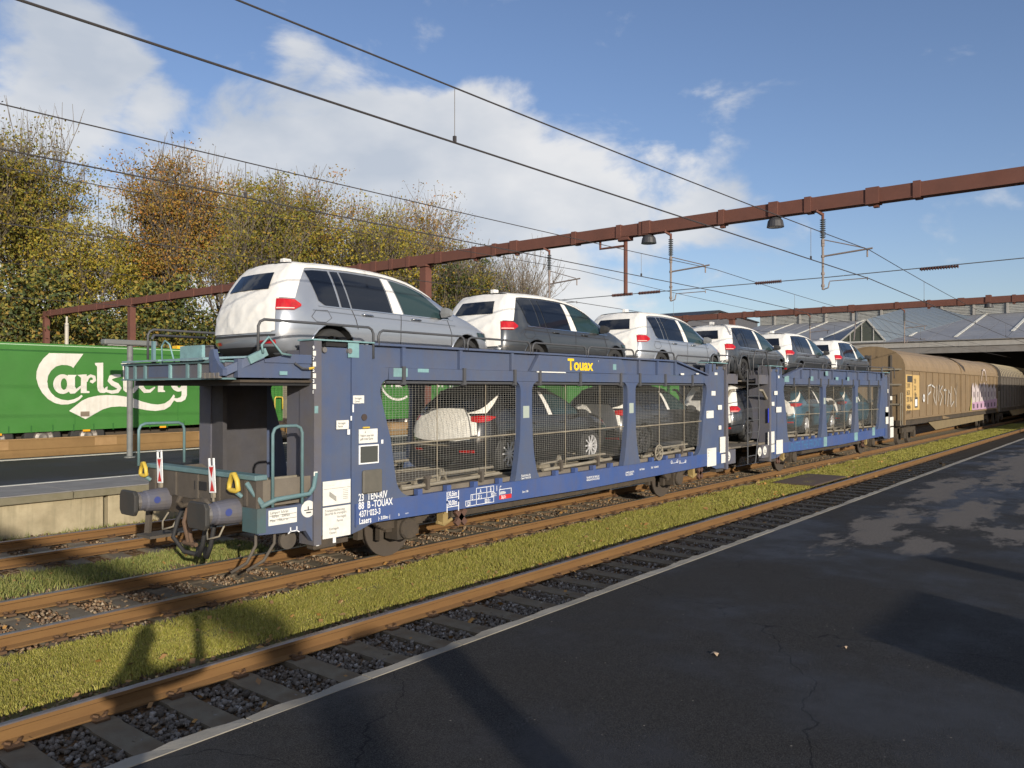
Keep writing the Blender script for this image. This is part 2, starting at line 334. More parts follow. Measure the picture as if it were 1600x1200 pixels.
def asphalt(name, patches=True, dark=(.030, .031, .037)):
    m = bpy.data.materials.new(name); m.use_nodes = True; nt = m.node_tree; N = nt.nodes.new; L = nt.links.new
    b = nt.nodes['Principled BSDF']; b.inputs['Specular IOR Level'].default_value = .3
    tc = N('ShaderNodeTexCoord')
    def noise(sc, det=6, st=(1, 1, 1), ro=.6):
        mp = N('ShaderNodeMapping'); mp.inputs['Scale'].default_value = st; L(tc.outputs['Object'], mp.inputs[0])
        n = N('ShaderNodeTexNoise'); n.inputs['Scale'].default_value = sc; n.inputs['Detail'].default_value = det; n.inputs['Roughness'].default_value = ro; L(mp.outputs[0], n.inputs['Vector']); return n.outputs[0]
    def math_(op, a, bb):
        q = N('ShaderNodeMath'); q.operation = op
        for i, v in enumerate((a, bb)):
            if isinstance(v, (int, float)): q.inputs[i].default_value = v
            else: L(v, q.inputs[i])
        return q.outputs[0]
    def rng(s, a, bb, lo=0, hi=1):
        r = N('ShaderNodeMapRange'); r.interpolation_type = 'SMOOTHSTEP'; L(s, r.inputs[0]); r.inputs[1].default_value = a; r.inputs[2].default_value = bb; r.inputs[3].default_value = lo; r.inputs[4].default_value = hi; return r.outputs[0]
    def mix(a, bb, f):
        x = N('ShaderNodeMix'); x.data_type = 'RGBA'; L(f, x.inputs[0])
        for i, v in ((6, a), (7, bb)):
            if isinstance(v, tuple): x.inputs[i].default_value = (*v, 1)
            else: L(v, x.inputs[i])
        return x.outputs[2]
    grit = noise(160, 3)
    base = mix((.014, .0135, .0135), (.062, .059, .056), rng(grit, .38, .66))
    big = noise(.55, 5)
    base = mix(base, (.036, .036, .039) if patches else dark, rng(big, .45, .65, 0, .8))
    rough = rng(big, .35, .68, .85, .42) if patches else rng(big, .3, .7, .8, .9)
    if patches:
        # dried patches on the wet asphalt, further along the platform
        sep = N('ShaderNodeSeparateXYZ'); L(tc.outputs['Object'], sep.inputs[0])
        field = None
        for (cx, cy, rx, ry) in [(13.8, 3.45, 2.6, .42), (15.8, 2.6, 2.2, .42), (12.6, 3.3, 1.0, .32), (19.5, 3.6, 3.4, .5), (24, 2.9, 4.5, .6), (17.6, 1.6, 1.6, .5), (14.0, 1.75, 1.1, .45), (30, 3.2, 7, .8), (40, 2.5, 10, 1.0), (12.2, 2.55, .8, .3)]:
            dx = math_('DIVIDE', math_('SUBTRACT', sep.outputs[0], cx), rx); dy = math_('DIVIDE', math_('SUBTRACT', sep.outputs[1], cy), ry)
            d = math_('SUBTRACT', 1, math_('SQRT', math_('ADD', math_('MULTIPLY', dx, dx), math_('MULTIPLY', dy, dy)), 0))
            field = d if field is None else math_('MAXIMUM', field, d)
        n1 = noise(1.5, 7, (.8, 1.9, 1), .65)
        f = math_('ADD', math_('MAXIMUM', field, -1.2), math_('MULTIPLY', math_('SUBTRACT', n1, .5), 3.6))
        fine = noise(14, 5)
        cr_ = N('ShaderNodeTexVoronoi'); cr_.feature = 'DISTANCE_TO_EDGE'; cr_.inputs['Scale'].default_value = .32
        wv = N('ShaderNodeVectorMath'); wv.operation = 'MULTIPLY_ADD'; nz_ = N('ShaderNodeTexNoise'); nz_.inputs['Scale'].default_value = 1.3; nz_.inputs['Detail'].default_value = 6; L(tc.outputs['Object'], nz_.inputs['Vector'])
        L(nz_.outputs['Color'], wv.inputs[0]); wv.inputs[1].default_value = (.9, .9, 0); L(tc.outputs['Object'], wv.inputs[2]); L(wv.outputs[0], cr_.inputs['Vector'])
        base = mix(base, (.006, .006, .007), rng(cr_.outputs['Distance'], .0025, .0008, 0, .8))
        sp_ = N('ShaderNodeTexVoronoi'); sp_.inputs['Scale'].default_value = 9; L(tc.outputs['Object'], sp_.inputs['Vector'])
        base = mix(base, (.22, .20, .17), math_('MULTIPLY', rng(sp_.outputs['Distance'], .075, .045), rng(noise(2.1, 2), .52, .6)))
        msk = rng(math_('ADD', f, math_('MULTIPLY', math_('SUBTRACT', fine, .5), .7)), .0, .42)
        scf = noise(2.3, 3, (1, 4, 1)); base = mix(base, (.075, .075, .078), rng(math_('MULTIPLY', scf, noise(40, 2)), .36, .5, 0, .8))
        dry = mix((.115, .105, .097), (.165, .15, .137), rng(noise(60, 3), .35, .65)); base = mix(base, dry, msk)
        rough = math_('MAXIMUM', rough, math_('MULTIPLY', msk, .85))
        sp = math_('SUBTRACT', .16, math_('MULTIPLY', msk, .10)); L(sp, b.inputs['Specular IOR Level'])
    L(base, b.inputs['Base Color']); L(rough, b.inputs['Roughness'])
    bm = N('ShaderNodeBump'); bm.inputs['Strength'].default_value = .9; bm.inputs['Distance'].default_value = .008; L(grit, bm.inputs['Height']); L(bm.outputs[0], b.inputs['Normal'])
    return m
p = MB(); p.box(-25, -14, GZ - .1, 140, 4.58, .497)
tag(p.build('platform', asphalt('wet_platform_asphalt')), kind='structure')
# worn concrete edge blocks of the near platform
edge = empty('platform_edge', (0, 4.6, .3)); tag(edge, kind='structure')
x = -6.0; k = 0
while x < 120:
    ln = 1.0 if x < 60 else 3.0
    y1 = 4.72 + random.uniform(-.008, .008); zt = .5 + random.uniform(-.002, .004)
    v = []; nx = 8 if x < 20 else 2
    for i in range(nx + 1):
        xx = x + .006 + (ln - .012) * i / nx; jy = random.uniform(-.02, .012) if x < 20 else 0; jz = random.uniform(-.006, .004) if x < 20 else 0
        v += [(xx, 4.583, zt), (xx, 4.583, .3), (xx, y1 - .03 + jy, .3), (xx, y1 + jy, zt - .03 + jz), (xx, y1 - .025 + jy, zt + jz)]
    f = [(i * 5 + a, i * 5 + (a + 1) % 5, (i + 1) * 5 + (a + 1) % 5, (i + 1) * 5 + a) for i in range(nx) for a in range(5)] + [(0, 1, 2, 3, 4), tuple(nx * 5 + a for a in (4, 3, 2, 1, 0))]
    MB().add(v, f).build('edge_block', CONC, edge); x += ln
MB().box(-25, 4.3, GZ - .1, 140, 4.60, .299).build('edge_wall', CONC, edge)

# far platform
p = MB(); p.box(-40, 19.06, GZ, 62, 25.62, .597)
tag(p.build('far_platform', asphalt('far_platform_asphalt', False, (.045, .050, .066))), kind='structure')
PLAT2 = empty('far_platform_edge', (0, 17, .3)); tag(PLAT2, kind='structure')
PALEC = mat('pale_platform_flags', (.27, .26, .25), .8, noise=.2, nscale=2, col2=(.2, .19, .185), dirt=.3, dirtcol=(.1, .09, .07))
WALLC = mat('stained_platform_wall', (.46, .40, .27), .9, noise=.28, nscale=2.5, col2=(.30, .25, .16), dirt=.45, dirtcol=(.13, .12, .07), streak=.5, bump=.15, bscale=18)
LINEW = mat('white_platform_line', (.72, .70, .62), .6, noise=.3, nscale=6, col2=(.5, .49, .45))
MOSS = mat('moss_dirty_kerb', (.13, .12, .07), .9, noise=.3, nscale=5, col2=(.2, .18, .13), bump=.2)
x = -20.0
while x < 62:
    MB().box(x + .01, 17.06, .44, x + 1.79, 18.9, .6 + random.uniform(-.003, .003)).build('edge_slab', PALEC, PLAT2, bevel=0)
    MB().box(x + .012, 17.0, .45, x + 1.788, 17.058, .585).build('kerb_face', MOSS, PLAT2)
    x += 1.8
x = -20.3
while x < 62:
    MB().box(x + .05, 17.14, GZ, x + 2.75, 17.3, .44).build('wall_panel', WALLC, PLAT2, bevel=.012); x += 2.8
MB().box(-40, 17.3, GZ, 62, 19.05, .42).build('wall_core', MOSS, PLAT2)
MB().box(-40, 18.91, .42, 62, 19.05, .606).build('white_line', LINEW, PLAT2)
MB().box(-40, 25.63, .3, 62, 25.95, .606).build('white_line', LINEW, PLAT2)

# tracks
def rail_profile(y, zt=0.0):
    h = .035
    return [(y - h, zt - .010), (y - h + .008, zt), (y + h - .008, zt), (y + h, zt - .010), (y + h, zt - .042), (y + .011, zt - .055), (y + .009, zt - .135), (y + .075, zt - .155), (y + .075, zt - .172), (y - .075, zt - .172), (y - .075, zt - .155), (y - .009, zt - .135), (y - .011, zt - .055), (y - h, zt - .042)]
def rail(y, x0, x1, parent):
    mb = MB(); mb.prismx(rail_profile(y), x0, x1); o = mb.build('rail', RUST, parent)
    o.data.materials.append(RAILTOP)
    for pl in o.data.polygons:
        if pl.normal.z > .5 and pl.center.z + parent.location.z > -.02: pl.material_index = 1
    return o
SL_ME = None
def track(yc, x0, x1, sx0, sx1, clips=True, pitch=.65, sz=.020):
    t = empty('railway_track', (0, yc, GZ)); tag(t, kind='structure')
    rail(yc - .7525, x0, x1, t); rail(yc + .7525, x0, x1, t)
    global SL_ME
    if SL_ME is None:
        mb = MB(); poly = [(-1.3, -.06), (1.3, -.06), (1.3, .022), (.55, .040), (.5, .028), (-.5, .028), (-.55, .040), (-1.3, .022)]
        mb.prismx([(a, b) for a, b in poly], -.13, .13)
        o = mb.build('sleeper', SLEEP); SL_ME = o.data; bpy.data.objects.remove(o)
    x = sx0; n = 0; cl = MB()
    while x < sx1:
        s = mesh_obj('sleeper', SL_ME, t); s.location = (x + random.uniform(-.01, .01), random.uniform(-.02, .02), sz + random.uniform(-.004, .003)); s.rotation_euler.z = random.uniform(-.012, .012)
        n += 1
        if clips and x < 26:
            for yr in (yc - .7525, yc + .7525):
                for sg in (-1, 1):
                    for dx in (-.055, .055):
                        cl.tube([(x + dx, yr + sg * .05, -.145), (x + dx, yr + sg * .1, -.125), (x + dx * .6, yr + sg * .13, -.13), (x + dx * .3, yr + sg * .10, -.15)], .011, 5)
                    cl.box(x - .06, yr + sg * .075, -.178, x + .06, yr + sg * .16, -.150)
        x += pitch
    if clips and cl.v: tag(cl.build('rail_clips', mat('rusty_rail_clip', (.11, .06, .03), .85, dirt=.4), t), kind='stuff')
    return t
track(6.41, -12, 130, 1.79, 60, pitch=.67)
track(10.53, -12, 130, -.49, 75, pitch=.62, sz=.008)
track(14.92, -14, 110, 3.2, 40)
track(28.2, -30, 110, 8, 30, clips=False)

# ballast stones
def stones(name, rects, size, cols, zb=GZ + .012, seed=1, spread=.026):
    rg = np.random.default_rng(seed)
    P = []
    for (x0, x1, y0, y1, dens) in rects:
        n = int((x1 - x0) * (y1 - y0) * dens); P.append(np.stack([rg.uniform(x0, x1, n), rg.uniform(y0, y1, n), np.full(n, zb)], 1))
    P = np.concatenate(P)
    # stones lie between the sleepers, only a few strays on them
    for yc, s0, pt in ((6.41, 1.79, .67), (10.53, -.49, .62), (14.92, 3.2, .65)):
        ph = ((P[:, 0] - s0) / pt + .5) % 1 - .5; on = (np.abs(P[:, 1] - yc) < 1.33) & (np.abs(ph) * pt < .14)
        P = P[~on | (rg.uniform(0, 1, len(P)) < (.11 if yc < 8 else np.where(np.abs(P[:, 1] - yc) > .8, .75, .16)))]
    n = len(P)
    P[:, 2] += rg.uniform(-.01, spread, n)
    base = np.array([(-1, -1, -1), (1, -1, -1), (1, 1, -1), (-1, 1, -1), (-1, -1, 1), (1, -1, 1), (1, 1, 1), (-1, 1, 1)], float) * .58
    F = np.array([(0, 3, 2, 1), (4, 5, 6, 7), (0, 1, 5, 4), (1, 2, 6, 5), (2, 3, 7, 6), (3, 0, 4, 7)])
    V = base[None] * rg.uniform(.55, 1.25, (n, 8, 3))
    V *= (rg.uniform(size[0], size[1], n) / 2)[:, None, None] * rg.uniform(.7, 1.2, (n, 1, 3))
    a = rg.normal(size=(n, 4)); a /= np.linalg.norm(a, axis=1)[:, None]; w, x, y, z = a.T
    M = np.stack([np.stack([1 - 2 * (y * y + z * z), 2 * (x * y - z * w), 2 * (x * z + y * w)], 1), np.stack([2 * (x * y + z * w), 1 - 2 * (x * x + z * z), 2 * (y * z - x * w)], 1), np.stack([2 * (x * z - y * w), 2 * (y * z + x * w), 1 - 2 * (x * x + y * y)], 1)], 1)
    V = np.einsum('nij,nkj->nki', M, V) + P[:, None, :]
    V = V.reshape(-1, 3); Fa = (F[None] + (np.arange(n) * 8)[:, None, None]).reshape(-1, 4)
    T = np.concatenate([Fa[:, [0, 1, 2]], Fa[:, [0, 2, 3]]])
    o = np_mesh(name, V, T, mat(name + '_stone', (.2, .15, .1), .9, island=cols, noise=.2, nscale=50, col2=(.25, .22, .18), bump=.3, bscale=90, spec=.25))
    return tag(o, kind='stuff')
RUSTY = [(.10, .055, .03), (.24, .13, .06), (.17, .12, .08), (.34, .24, .14), (.13, .10, .075), (.42, .34, .24)]
GREYS = [(.06, .05, .042), (.15, .135, .12), (.10, .075, .055), (.26, .24, .22), (.08, .06, .045), (.42, .40, .38)]
stones('rusty_ballast', [(.5, 24, 9.85, 11.2, 430), (.5, 10, 11.35, 12.2, 200), (24, 42, 9.0, 11.2, 120), (.3, 22, 9.25, 9.75, 420), (12, 36, 11.3, 14.0, 60), (.5, 16, 7.22, 7.95, 300), (16, 32, 7.22, 7.8, 200), (1, 22, 8.0, 9.3, 14), (.5, 10, 12.2, 13.5, 140)], (.035, .068), RUSTY, seed=3)
stones('grey_ballast', [(1.2, 10, 4.8, 7.1, 640), (10, 20, 4.8, 7.1, 320), (20, 36, 5.2, 7.1, 120), (.5, 9, 9.28, 9.56, 330), (9, 30, 9.3, 9.5, 110)], (.035, .075), GREYS, seed=4)
stones('far_track_ballast', [(3, 16, 12.2, 13.6, 160), (3, 18, 14.3, 15.6, 120), (3, 18, 15.8, 17.1, 130)], (.04, .075), RUSTY, seed=5)

# grass
def grass(name, rects, hgt, cols, seed, zb):
    rg = np.random.default_rng(seed); P = []
    for (x0, x1, y0, y1, dens, sc) in rects:
        n = int((x1 - x0) * (y1 - y0) * dens); q = np.stack([rg.uniform(x0, x1, n), rg.uniform(y0, y1, n), np.full(n, sc)], 1)
        # ragged edges and bald spots
        e = np.minimum(q[:, 1] - y0, y1 - q[:, 1]); wob = .11 + .09 * np.sin(q[:, 0] * 3.1) + .06 * np.sin(q[:, 0] * 9.7 + 1 + q[:, 1]) + .06 * np.sin(q[:, 0] * 23) + .05 * np.sin(q[:, 0] * 51)
        keep = (e > wob * rg.uniform(0, 1.5, n)) & (rg.uniform(0, 1, n) > .75 * np.clip(np.sin(q[:, 0] * 1.9 + q[:, 1] * 5) * np.sin(q[:, 0] * 5.3 - q[:, 1] * 3) - .1, 0, 1))
        P.append(q[keep])
    P = np.concatenate(P); n = len(P); sc = P[:, 2]
    h = rg.uniform(hgt[0], hgt[1], n) * np.clip(sc, 1, 1.4) * (1 + .35 * np.sin(P[:, 0] * 2.3) * np.sin(P[:, 1] * 6)); w = rg.uniform(.0028, .0055, n) * sc
    a = rg.uniform(0, 2 * np.pi, n); ln = rg.uniform(.1, .9, n) * h; la = rg.uniform(0, 2 * np.pi, n)
    B = np.stack([P[:, 0], P[:, 1], np.full(n, zb)], 1)
    d = np.stack([np.cos(a) * w, np.sin(a) * w, np.zeros(n)], 1)
    mid = B + np.stack([np.cos(la) * ln * .3, np.sin(la) * ln * .3, h * .6], 1)
    tip = B + np.stack([np.cos(la) * ln, np.sin(la) * ln, h], 1)
    k1 = sc <= 1.25; n1 = int(k1.sum())
    V1 = np.stack([B - d, B + d, mid + d * .8, mid - d * .8, tip], 1)[k1].reshape(-1, 3)
    i = np.arange(n1) * 5
    T = np.concatenate([np.stack([i, i + 1, i + 2], 1), np.stack([i, i + 2, i + 3], 1), np.stack([i + 3, i + 2, i + 4], 1)])
    V2 = np.stack([B - d * 1.3, B + d * 1.3, tip], 1)[~k1].reshape(-1, 3); j = n1 * 5 + np.arange(n - n1) * 3
    T = np.concatenate([T, np.stack([j, j + 1, j + 2], 1)]); V = np.concatenate([V1, V2])
    m = mat(name + '_blades', (.2, .2, .05), .6, island=cols, spec=.3)
    return tag(np_mesh(name, V, T, m), kind='stuff')
GC = [(.20, .20, .03), (.33, .30, .05), (.25, .25, .04), (.42, .36, .11), (.16, .18, .03), (.32, .22, .08)]
SOIL = mat('mossy_soil', (.10, .10, .03), .95, noise=.2, nscale=5, col2=(.16, .13, .06), bump=.5, bscale=25)
def soil(name, x0, x1, y0, y1, z, zlo=GZ):
    nx = int(max(8, (x1 - x0) * 2)); V = []
    for i in range(nx + 1):
        xx = x0 + (x1 - x0) * i / nx; a = .06 * math.sin(xx * 2.1) + .04 * math.sin(xx * 5.3)
        V += [(xx, y0 + a - .1, zlo - .01), (xx, y0 + a + .12, z), (xx, (y0 + y1) / 2, z + .01), (xx, y1 - a - .12, z), (xx, y1 - a + .1, zlo - .01)]
    F = [(i * 5 + k, i * 5 + 5 + k, i * 5 + 6 + k, i * 5 + 1 + k) for i in range(nx) for k in range(4)]
    o = MB().add(V, F).build(name, SOIL, smooth=True); return tag(o, kind='structure')
soil('grass_bed', -4, 110, 7.85, 9.30, -.165)
soil('grass_bed', -6, 8.4, 12.2, 13.5, -.195)
grass('grass', [(.3, 9, 7.72, 9.42, 11500, 1.0), (9, 18, 7.70, 9.4, 6000, 1.35), (18, 34, 7.70, 9.38, 2500, 2.0), (34, 75, 7.65, 9.35, 900, 3.2)], (.018, .052), GC, 11, -.165)
grass('sparse_grass', [(1.5, 8.4, 12.1, 13.5, 2300, 1.2), (3, 12, 11.45, 12.1, 250, 1.2), (5, 20, 16.2, 17.0, 260, 1.6)], (.03, .08), [(.12, .16, .04), (.2, .22, .06), (.28, .25, .09)], 12, -.185)
rg = np.random.default_rng(21); n = 1500
lx = .5 + 34 * rg.uniform(0, 1, n) ** 1.5; ly = rg.choice([7.6, 8.5, 9.5, 10.5, 12.6, 6.4], n, p=[.25, .2, .25, .15, .1, .05]) + rg.normal(0, .35, n)
ly = np.where((np.abs(ly - 7.16) < .1) | (np.abs(ly - 9.78) < .1), ly + .25, ly); sz_ = rg.uniform(.018, .042, n) * (1 + lx / 30)
a_ = rg.uniform(0, 6.28, n); tl = rg.uniform(-.6, .6, n); Pc = np.stack([lx, ly, np.full(n, -.135) + rg.uniform(-.03, .02, n)], 1)
e1 = np.stack([np.cos(a_), np.sin(a_), tl], 1) * sz_[:, None]; e2 = np.stack([-np.sin(a_), np.cos(a_), .4 + tl], 1) * sz_[:, None] * .6
Vl = np.stack([Pc - e1, Pc + e2, Pc + e1, Pc - e2], 1).reshape(-1, 3); il = np.arange(n) * 4
tag(np_mesh('leaf_litter', Vl, np.stack([il, il + 1, il + 2, il + 3], 1), mat('litter_leaves', (.3, .17, .06), .7, island=[(.30, .16, .05), (.42, .22, .05), (.2, .11, .05), (.45, .33, .15)])), kind='stuff')
# a walkway board crossing the grass and fallen leaves
brd = MB(); brd.box(23.2, 7.7, -.13, 26.2, 8.9, -.09); tag(brd.build('cable_cover', mat('brown_cover_plate', (.08, .055, .045), .8, dirt=.3)), 'brown cover plate lying flat in the grass strip between the tracks', 'cover plate')
LEAF = mat('fallen_leaf', (.45, .33, .22), .7)
for i, (lx, ly, s_, rr, lab) in enumerate([(6.11, 2.82, .05, .4, 'larger pale fallen leaf on the middle of the dark platform'), (6.94, 2.05, .03, 2.0, 'small pale fallen leaf on the platform, right of the larger one')]):
    if not lab: continue
    mb = MB(); mb.add([(lx + s_ * math.cos(a + rr) * r_, ly + s_ * math.sin(a + rr) * r_, .499 + h) for a, r_, h in [(0, 1.3, .004), (.9, .5, .02), (1.7, .9, .006), (2.6, .5, .022), (3.4, 1.0, .004), (4.4, .55, .02), (5.3, .9, .004)]], [(0, 1, 2, 3, 4, 5, 6)])
    tag(mb.build('fallen_leaf', LEAF), lab, 'leaf')
# ------------------------------------------------------------------ cars
from mathutils import noise as mnoise
GLASS = mat('dark_tinted_glass', (.010, .014, .024), .06, spec=.42)
GLASSF = mat('front_side_glass', (.022, .045, .05), .06, spec=.42)
COVER = mat('white_transport_cover', (.77, .765, .735), .75, bump=.5, bscale=3.2, noise=.15, nscale=4, col2=(.70, .69, .66))
COVERQ = mat('quilted_white_cover', (.84, .83, .78), .8, bump=.3, bscale=12, noise=.2, nscale=5, col2=(.78, .76, .70))
REDG = mat('red_tail_lamp', (.55, .012, .012), .12, coat=.8, noise=.25, nscale=14, col2=(.28, .005, .008))
CHROME = mat('chrome_trim', (.7, .7, .7), .15, metal=1)
ALLOY = mat('alloy_rim', (.75, .75, .76), .3, metal=.3)
TYRE = mat('tyre_rubber', (.028, .028, .028), .8)
TRIM = mat('dark_plastic_trim', (.035, .036, .038), .55)
WELL = mat('wheel_well', (.012, .012, .012), .9)
BLKCOV = mat('black_cloth_cover', (.022, .022, .023), .9, bump=.6, bscale=12)
SEAM = mat('panel_seam', (.03, .03, .035), .7)
def car_paint(name, col, metal=.35): return mat(name, col, .28, metal=metal, coat=1.0, spec=.5)
SILVER = car_paint('silver_car_paint', (.36, .39, .44), .5)
DGREY = car_paint('dark_grey_car_paint', (.065, .072, .082), .45)
BLACKP = car_paint('black_car_paint', (.018, .018, .020), .2)
TEALCAR = car_paint('teal_blue_car_paint', (.012, .11, .18), .35)
NAVY = car_paint('navy_car_paint', (.012, .02, .045), .35)

MPV = dict(L=4.53, W=.915,
  rear=[(.20, .16), (.34, .02), (.60, .0), (.74, .03), (.95, .07), (1.14, .13), (1.34, .25), (1.54, .40), (1.64, .47), (1.66, .5)],
  front=[(.20, .18), (.36, .04), (.60, .0), (.74, .06), (.84, .2), (.90, .35)],
  roof=[(.3, 1.60), (.55, 1.635), (1.0, 1.66), (1.5, 1.668), (2.0, 1.655), (2.4, 1.615), (2.72, 1.53), (3.0, 1.385), (3.3, 1.20), (3.55, 1.06), (3.75, 1.0), (4.05, .94), (4.3, .86), (4.53, .70)],
  belt=1.0, wr=.60, wheels=(.90, 3.69), wr_r=.325)
SUV = dict(L=4.49, W=.92,
  rear=[(.22, .16), (.38, .02), (.62, .0), (.76, .04), (.95, .08), (1.08, .14), (1.25, .32), (1.42, .52), (1.55, .68), (1.62, .75)],
  front=[(.22, .16), (.4, .04), (.65, .0), (.80, .05), (.92, .2), (.98, .35)],
  roof=[(.4, 1.50), (.75, 1.57), (1.2, 1.61), (1.7, 1.615), (2.2, 1.59), (2.55, 1.52), (2.85, 1.40), (3.15, 1.22), (3.4, 1.10), (3.7, 1.05), (4.05, 1.0), (4.3, .92), (4.49, .76)],
  belt=1.03, wr=.58, wheels=(.88, 3.56), wr_r=.345)
def lerp_t(tab, x):
    if x <= tab[0][0]: return tab[0][1]
    for (a, b), (c, d) in zip(tab, tab[1:]):
        if x <= c: return b + (d - b) * (x - a) / (c - a)
    return tab[-1][1]
def car_body(spec, name):
    L_, W, zr_t = spec['L'], spec['W'], spec['roof']
    xs = [0, .10, .32, .55, .9, 1.3, 1.75, 2.2, 2.55, 2.85, 3.1, 3.35, 3.6, 3.85, 4.1, 4.3, 4.43, L_]
    xs = [x * L_ / 4.53 if x > 3.6 else x for x in xs]
    V = []; rings = []
    def section(x, i):
        t = x / L_
        zr = lerp_t(zr_t, x if x > .5 else .5)
        if x < .6: zr = lerp_t(zr_t, .6)
        zb = .22
        end = min(x, L_ - x)
        wf = 1 - .20 * max(0, 1 - end / .42) ** 2.2 - (.10 * max(0, (x - 3.3) / 1.2) ** 2 if x > 3.3 else 0)
        w = W * wf
        hood = zr < spec['belt'] + .12
        zbelt = min(spec['belt'], zr - .05)
        wb = w * .955
        if hood: wr = w * (.80 if zr < spec['belt'] + .02 else .80); zmid = zr - .03
        else:
            wr = spec['wr'] * (1 if x > .5 else .96) + .02
            k = (zr - spec['belt'] - .12) / .5; k = max(0, min(1, k)); wr = w * .80 * (1 - k) + wr * k
            zmid = (zbelt + zr) / 2
        pts = [(0, zb), (.5 * w, zb), (w - .10, zb), (w - .02, zb + .13), (w * 1.005, .55), (w * 1.0, .80), (wb, zbelt), ((wb + wr) / 2 + (.03 if not hood else 0), zmid), (wr + .02, zr - .045), (wr - .10, zr - .004), (wr * .5, zr + .008), (0, zr + .012)]
        out = []
        for (y, z) in pts:
            xx = x
            kr = max(0, 1 - x / .9); kf = max(0, 1 - (L_ - x) / .75)
            if kr > 0: xx += lerp_t(spec['rear'], z) * kr
            if kf > 0: xx -= lerp_t(spec['front'], z) * kf
            out.append((xx, y, z))
        return out
    secs = [section(x, i) for i, x in enumerate(xs)]
    nb = 12
    idx = []
    for s in secs:
        ring = []
        for k, (x, y, z) in enumerate(s): V.append((x, -y, z)); ring.append(len(V) - 1)
        for k in range(nb - 2, 0, -1): x, y, z = s[k]; V.append((x, y, z)); ring.append(len(V) - 1)
        idx.append(ring)
    n = len(idx[0]); F = []
    for a, b in zip(idx, idx[1:]):
        for k in range(n): F.append((a[k], a[(k + 1) % n], b[(k + 1) % n], b[k]))
    # end caps: rows 2..8, columns at y fractions
    for e, (ring, s, bulge) in enumerate(((idx[0], secs[0], -1), (idx[-1], secs[-1], 1))):
        rows = list(range(2, 10)); cols = [-1, -.5, 0, .5, 1]; gridv = {}
        for r_ in rows:
            x, y, z = s[r_]
            for ci, c in enumerate(cols):
                if c == -1: gridv[r_, ci] = ring[r_]
                elif c == 1: gridv[r_, ci] = ring[n - r_]
                elif r_ == 2: gridv[r_, ci] = ring[{-.5: 1, 0: 0, .5: n - 1}[c]]
                elif r_ == 9: gridv[r_, ci] = ring[{-.5: 10, 0: 11, .5: n - 10}[c]]
                else:
                    V.append((x + bulge * (.085 if c == 0 else .06), y * c, z)); gridv[r_, ci] = len(V) - 1
        for r_ in rows[:-1]:
            for ci in range(4):
                q = (gridv[r_, ci], gridv[r_, ci + 1], gridv[r_ + 1, ci + 1], gridv[r_ + 1, ci])
                F.append(q if e == 1 else q[::-1])
    me = bpy.data.meshes.new(name); me.from_pydata(V, [], F)
    bm = bmesh.new(); bm.from_mesh(me); bmesh.ops.recalc_face_normals(bm, faces=bm.faces); bm.to_mesh(me); bm.free()
    tmp = bpy.data.objects.new('tmp', me); COL.objects.link(tmp)
    ss = tmp.modifiers.new('s', 'SUBSURF'); ss.levels = 2; ss.render_levels = 2
    dg = bpy.context.evaluated_depsgraph_get(); full = bpy.data.meshes.new_from_object(tmp.evaluated_get(dg))
    bv = BVHTree.FromPolygons([v.co.copy() for v in full.vertices], [tuple(p.vertices) for p in full.polygons])
    # wheel arches
    cut = MB(); rr = spec['wr_r'] + .055
    for wx in spec['wheels']:
        for sg in (-1, 1): cut.cyl((wx, sg * .60, spec['wr_r'] + .01), (wx, sg * 1.2, spec['wr_r'] + .01), rr, 28)
    co = cut.build('tmpcut', WELL)
    full.materials.clear(); full.materials.append(None)
    t2 = bpy.data.objects.new('tmp2', full); COL.objects.link(t2)
    full.materials[0] = SILVER
    bo = t2.modifiers.new('b', 'BOOLEAN'); bo.operation = 'DIFFERENCE'; bo.object = co; bo.solver = 'EXACT'; bo.material_mode = 'TRANSFER'
    dg = bpy.context.evaluated_depsgraph_get(); dg.update(); fin = bpy.data.meshes.new_from_object(t2.evaluated_get(dg)); fin.name = name
    for o in (tmp, t2, co): bpy.data.objects.remove(o)
    smooth_by_angle(fin, 38)
    if len(fin.materials) < 2: fin.materials.append(WELL)
    return fin, bv
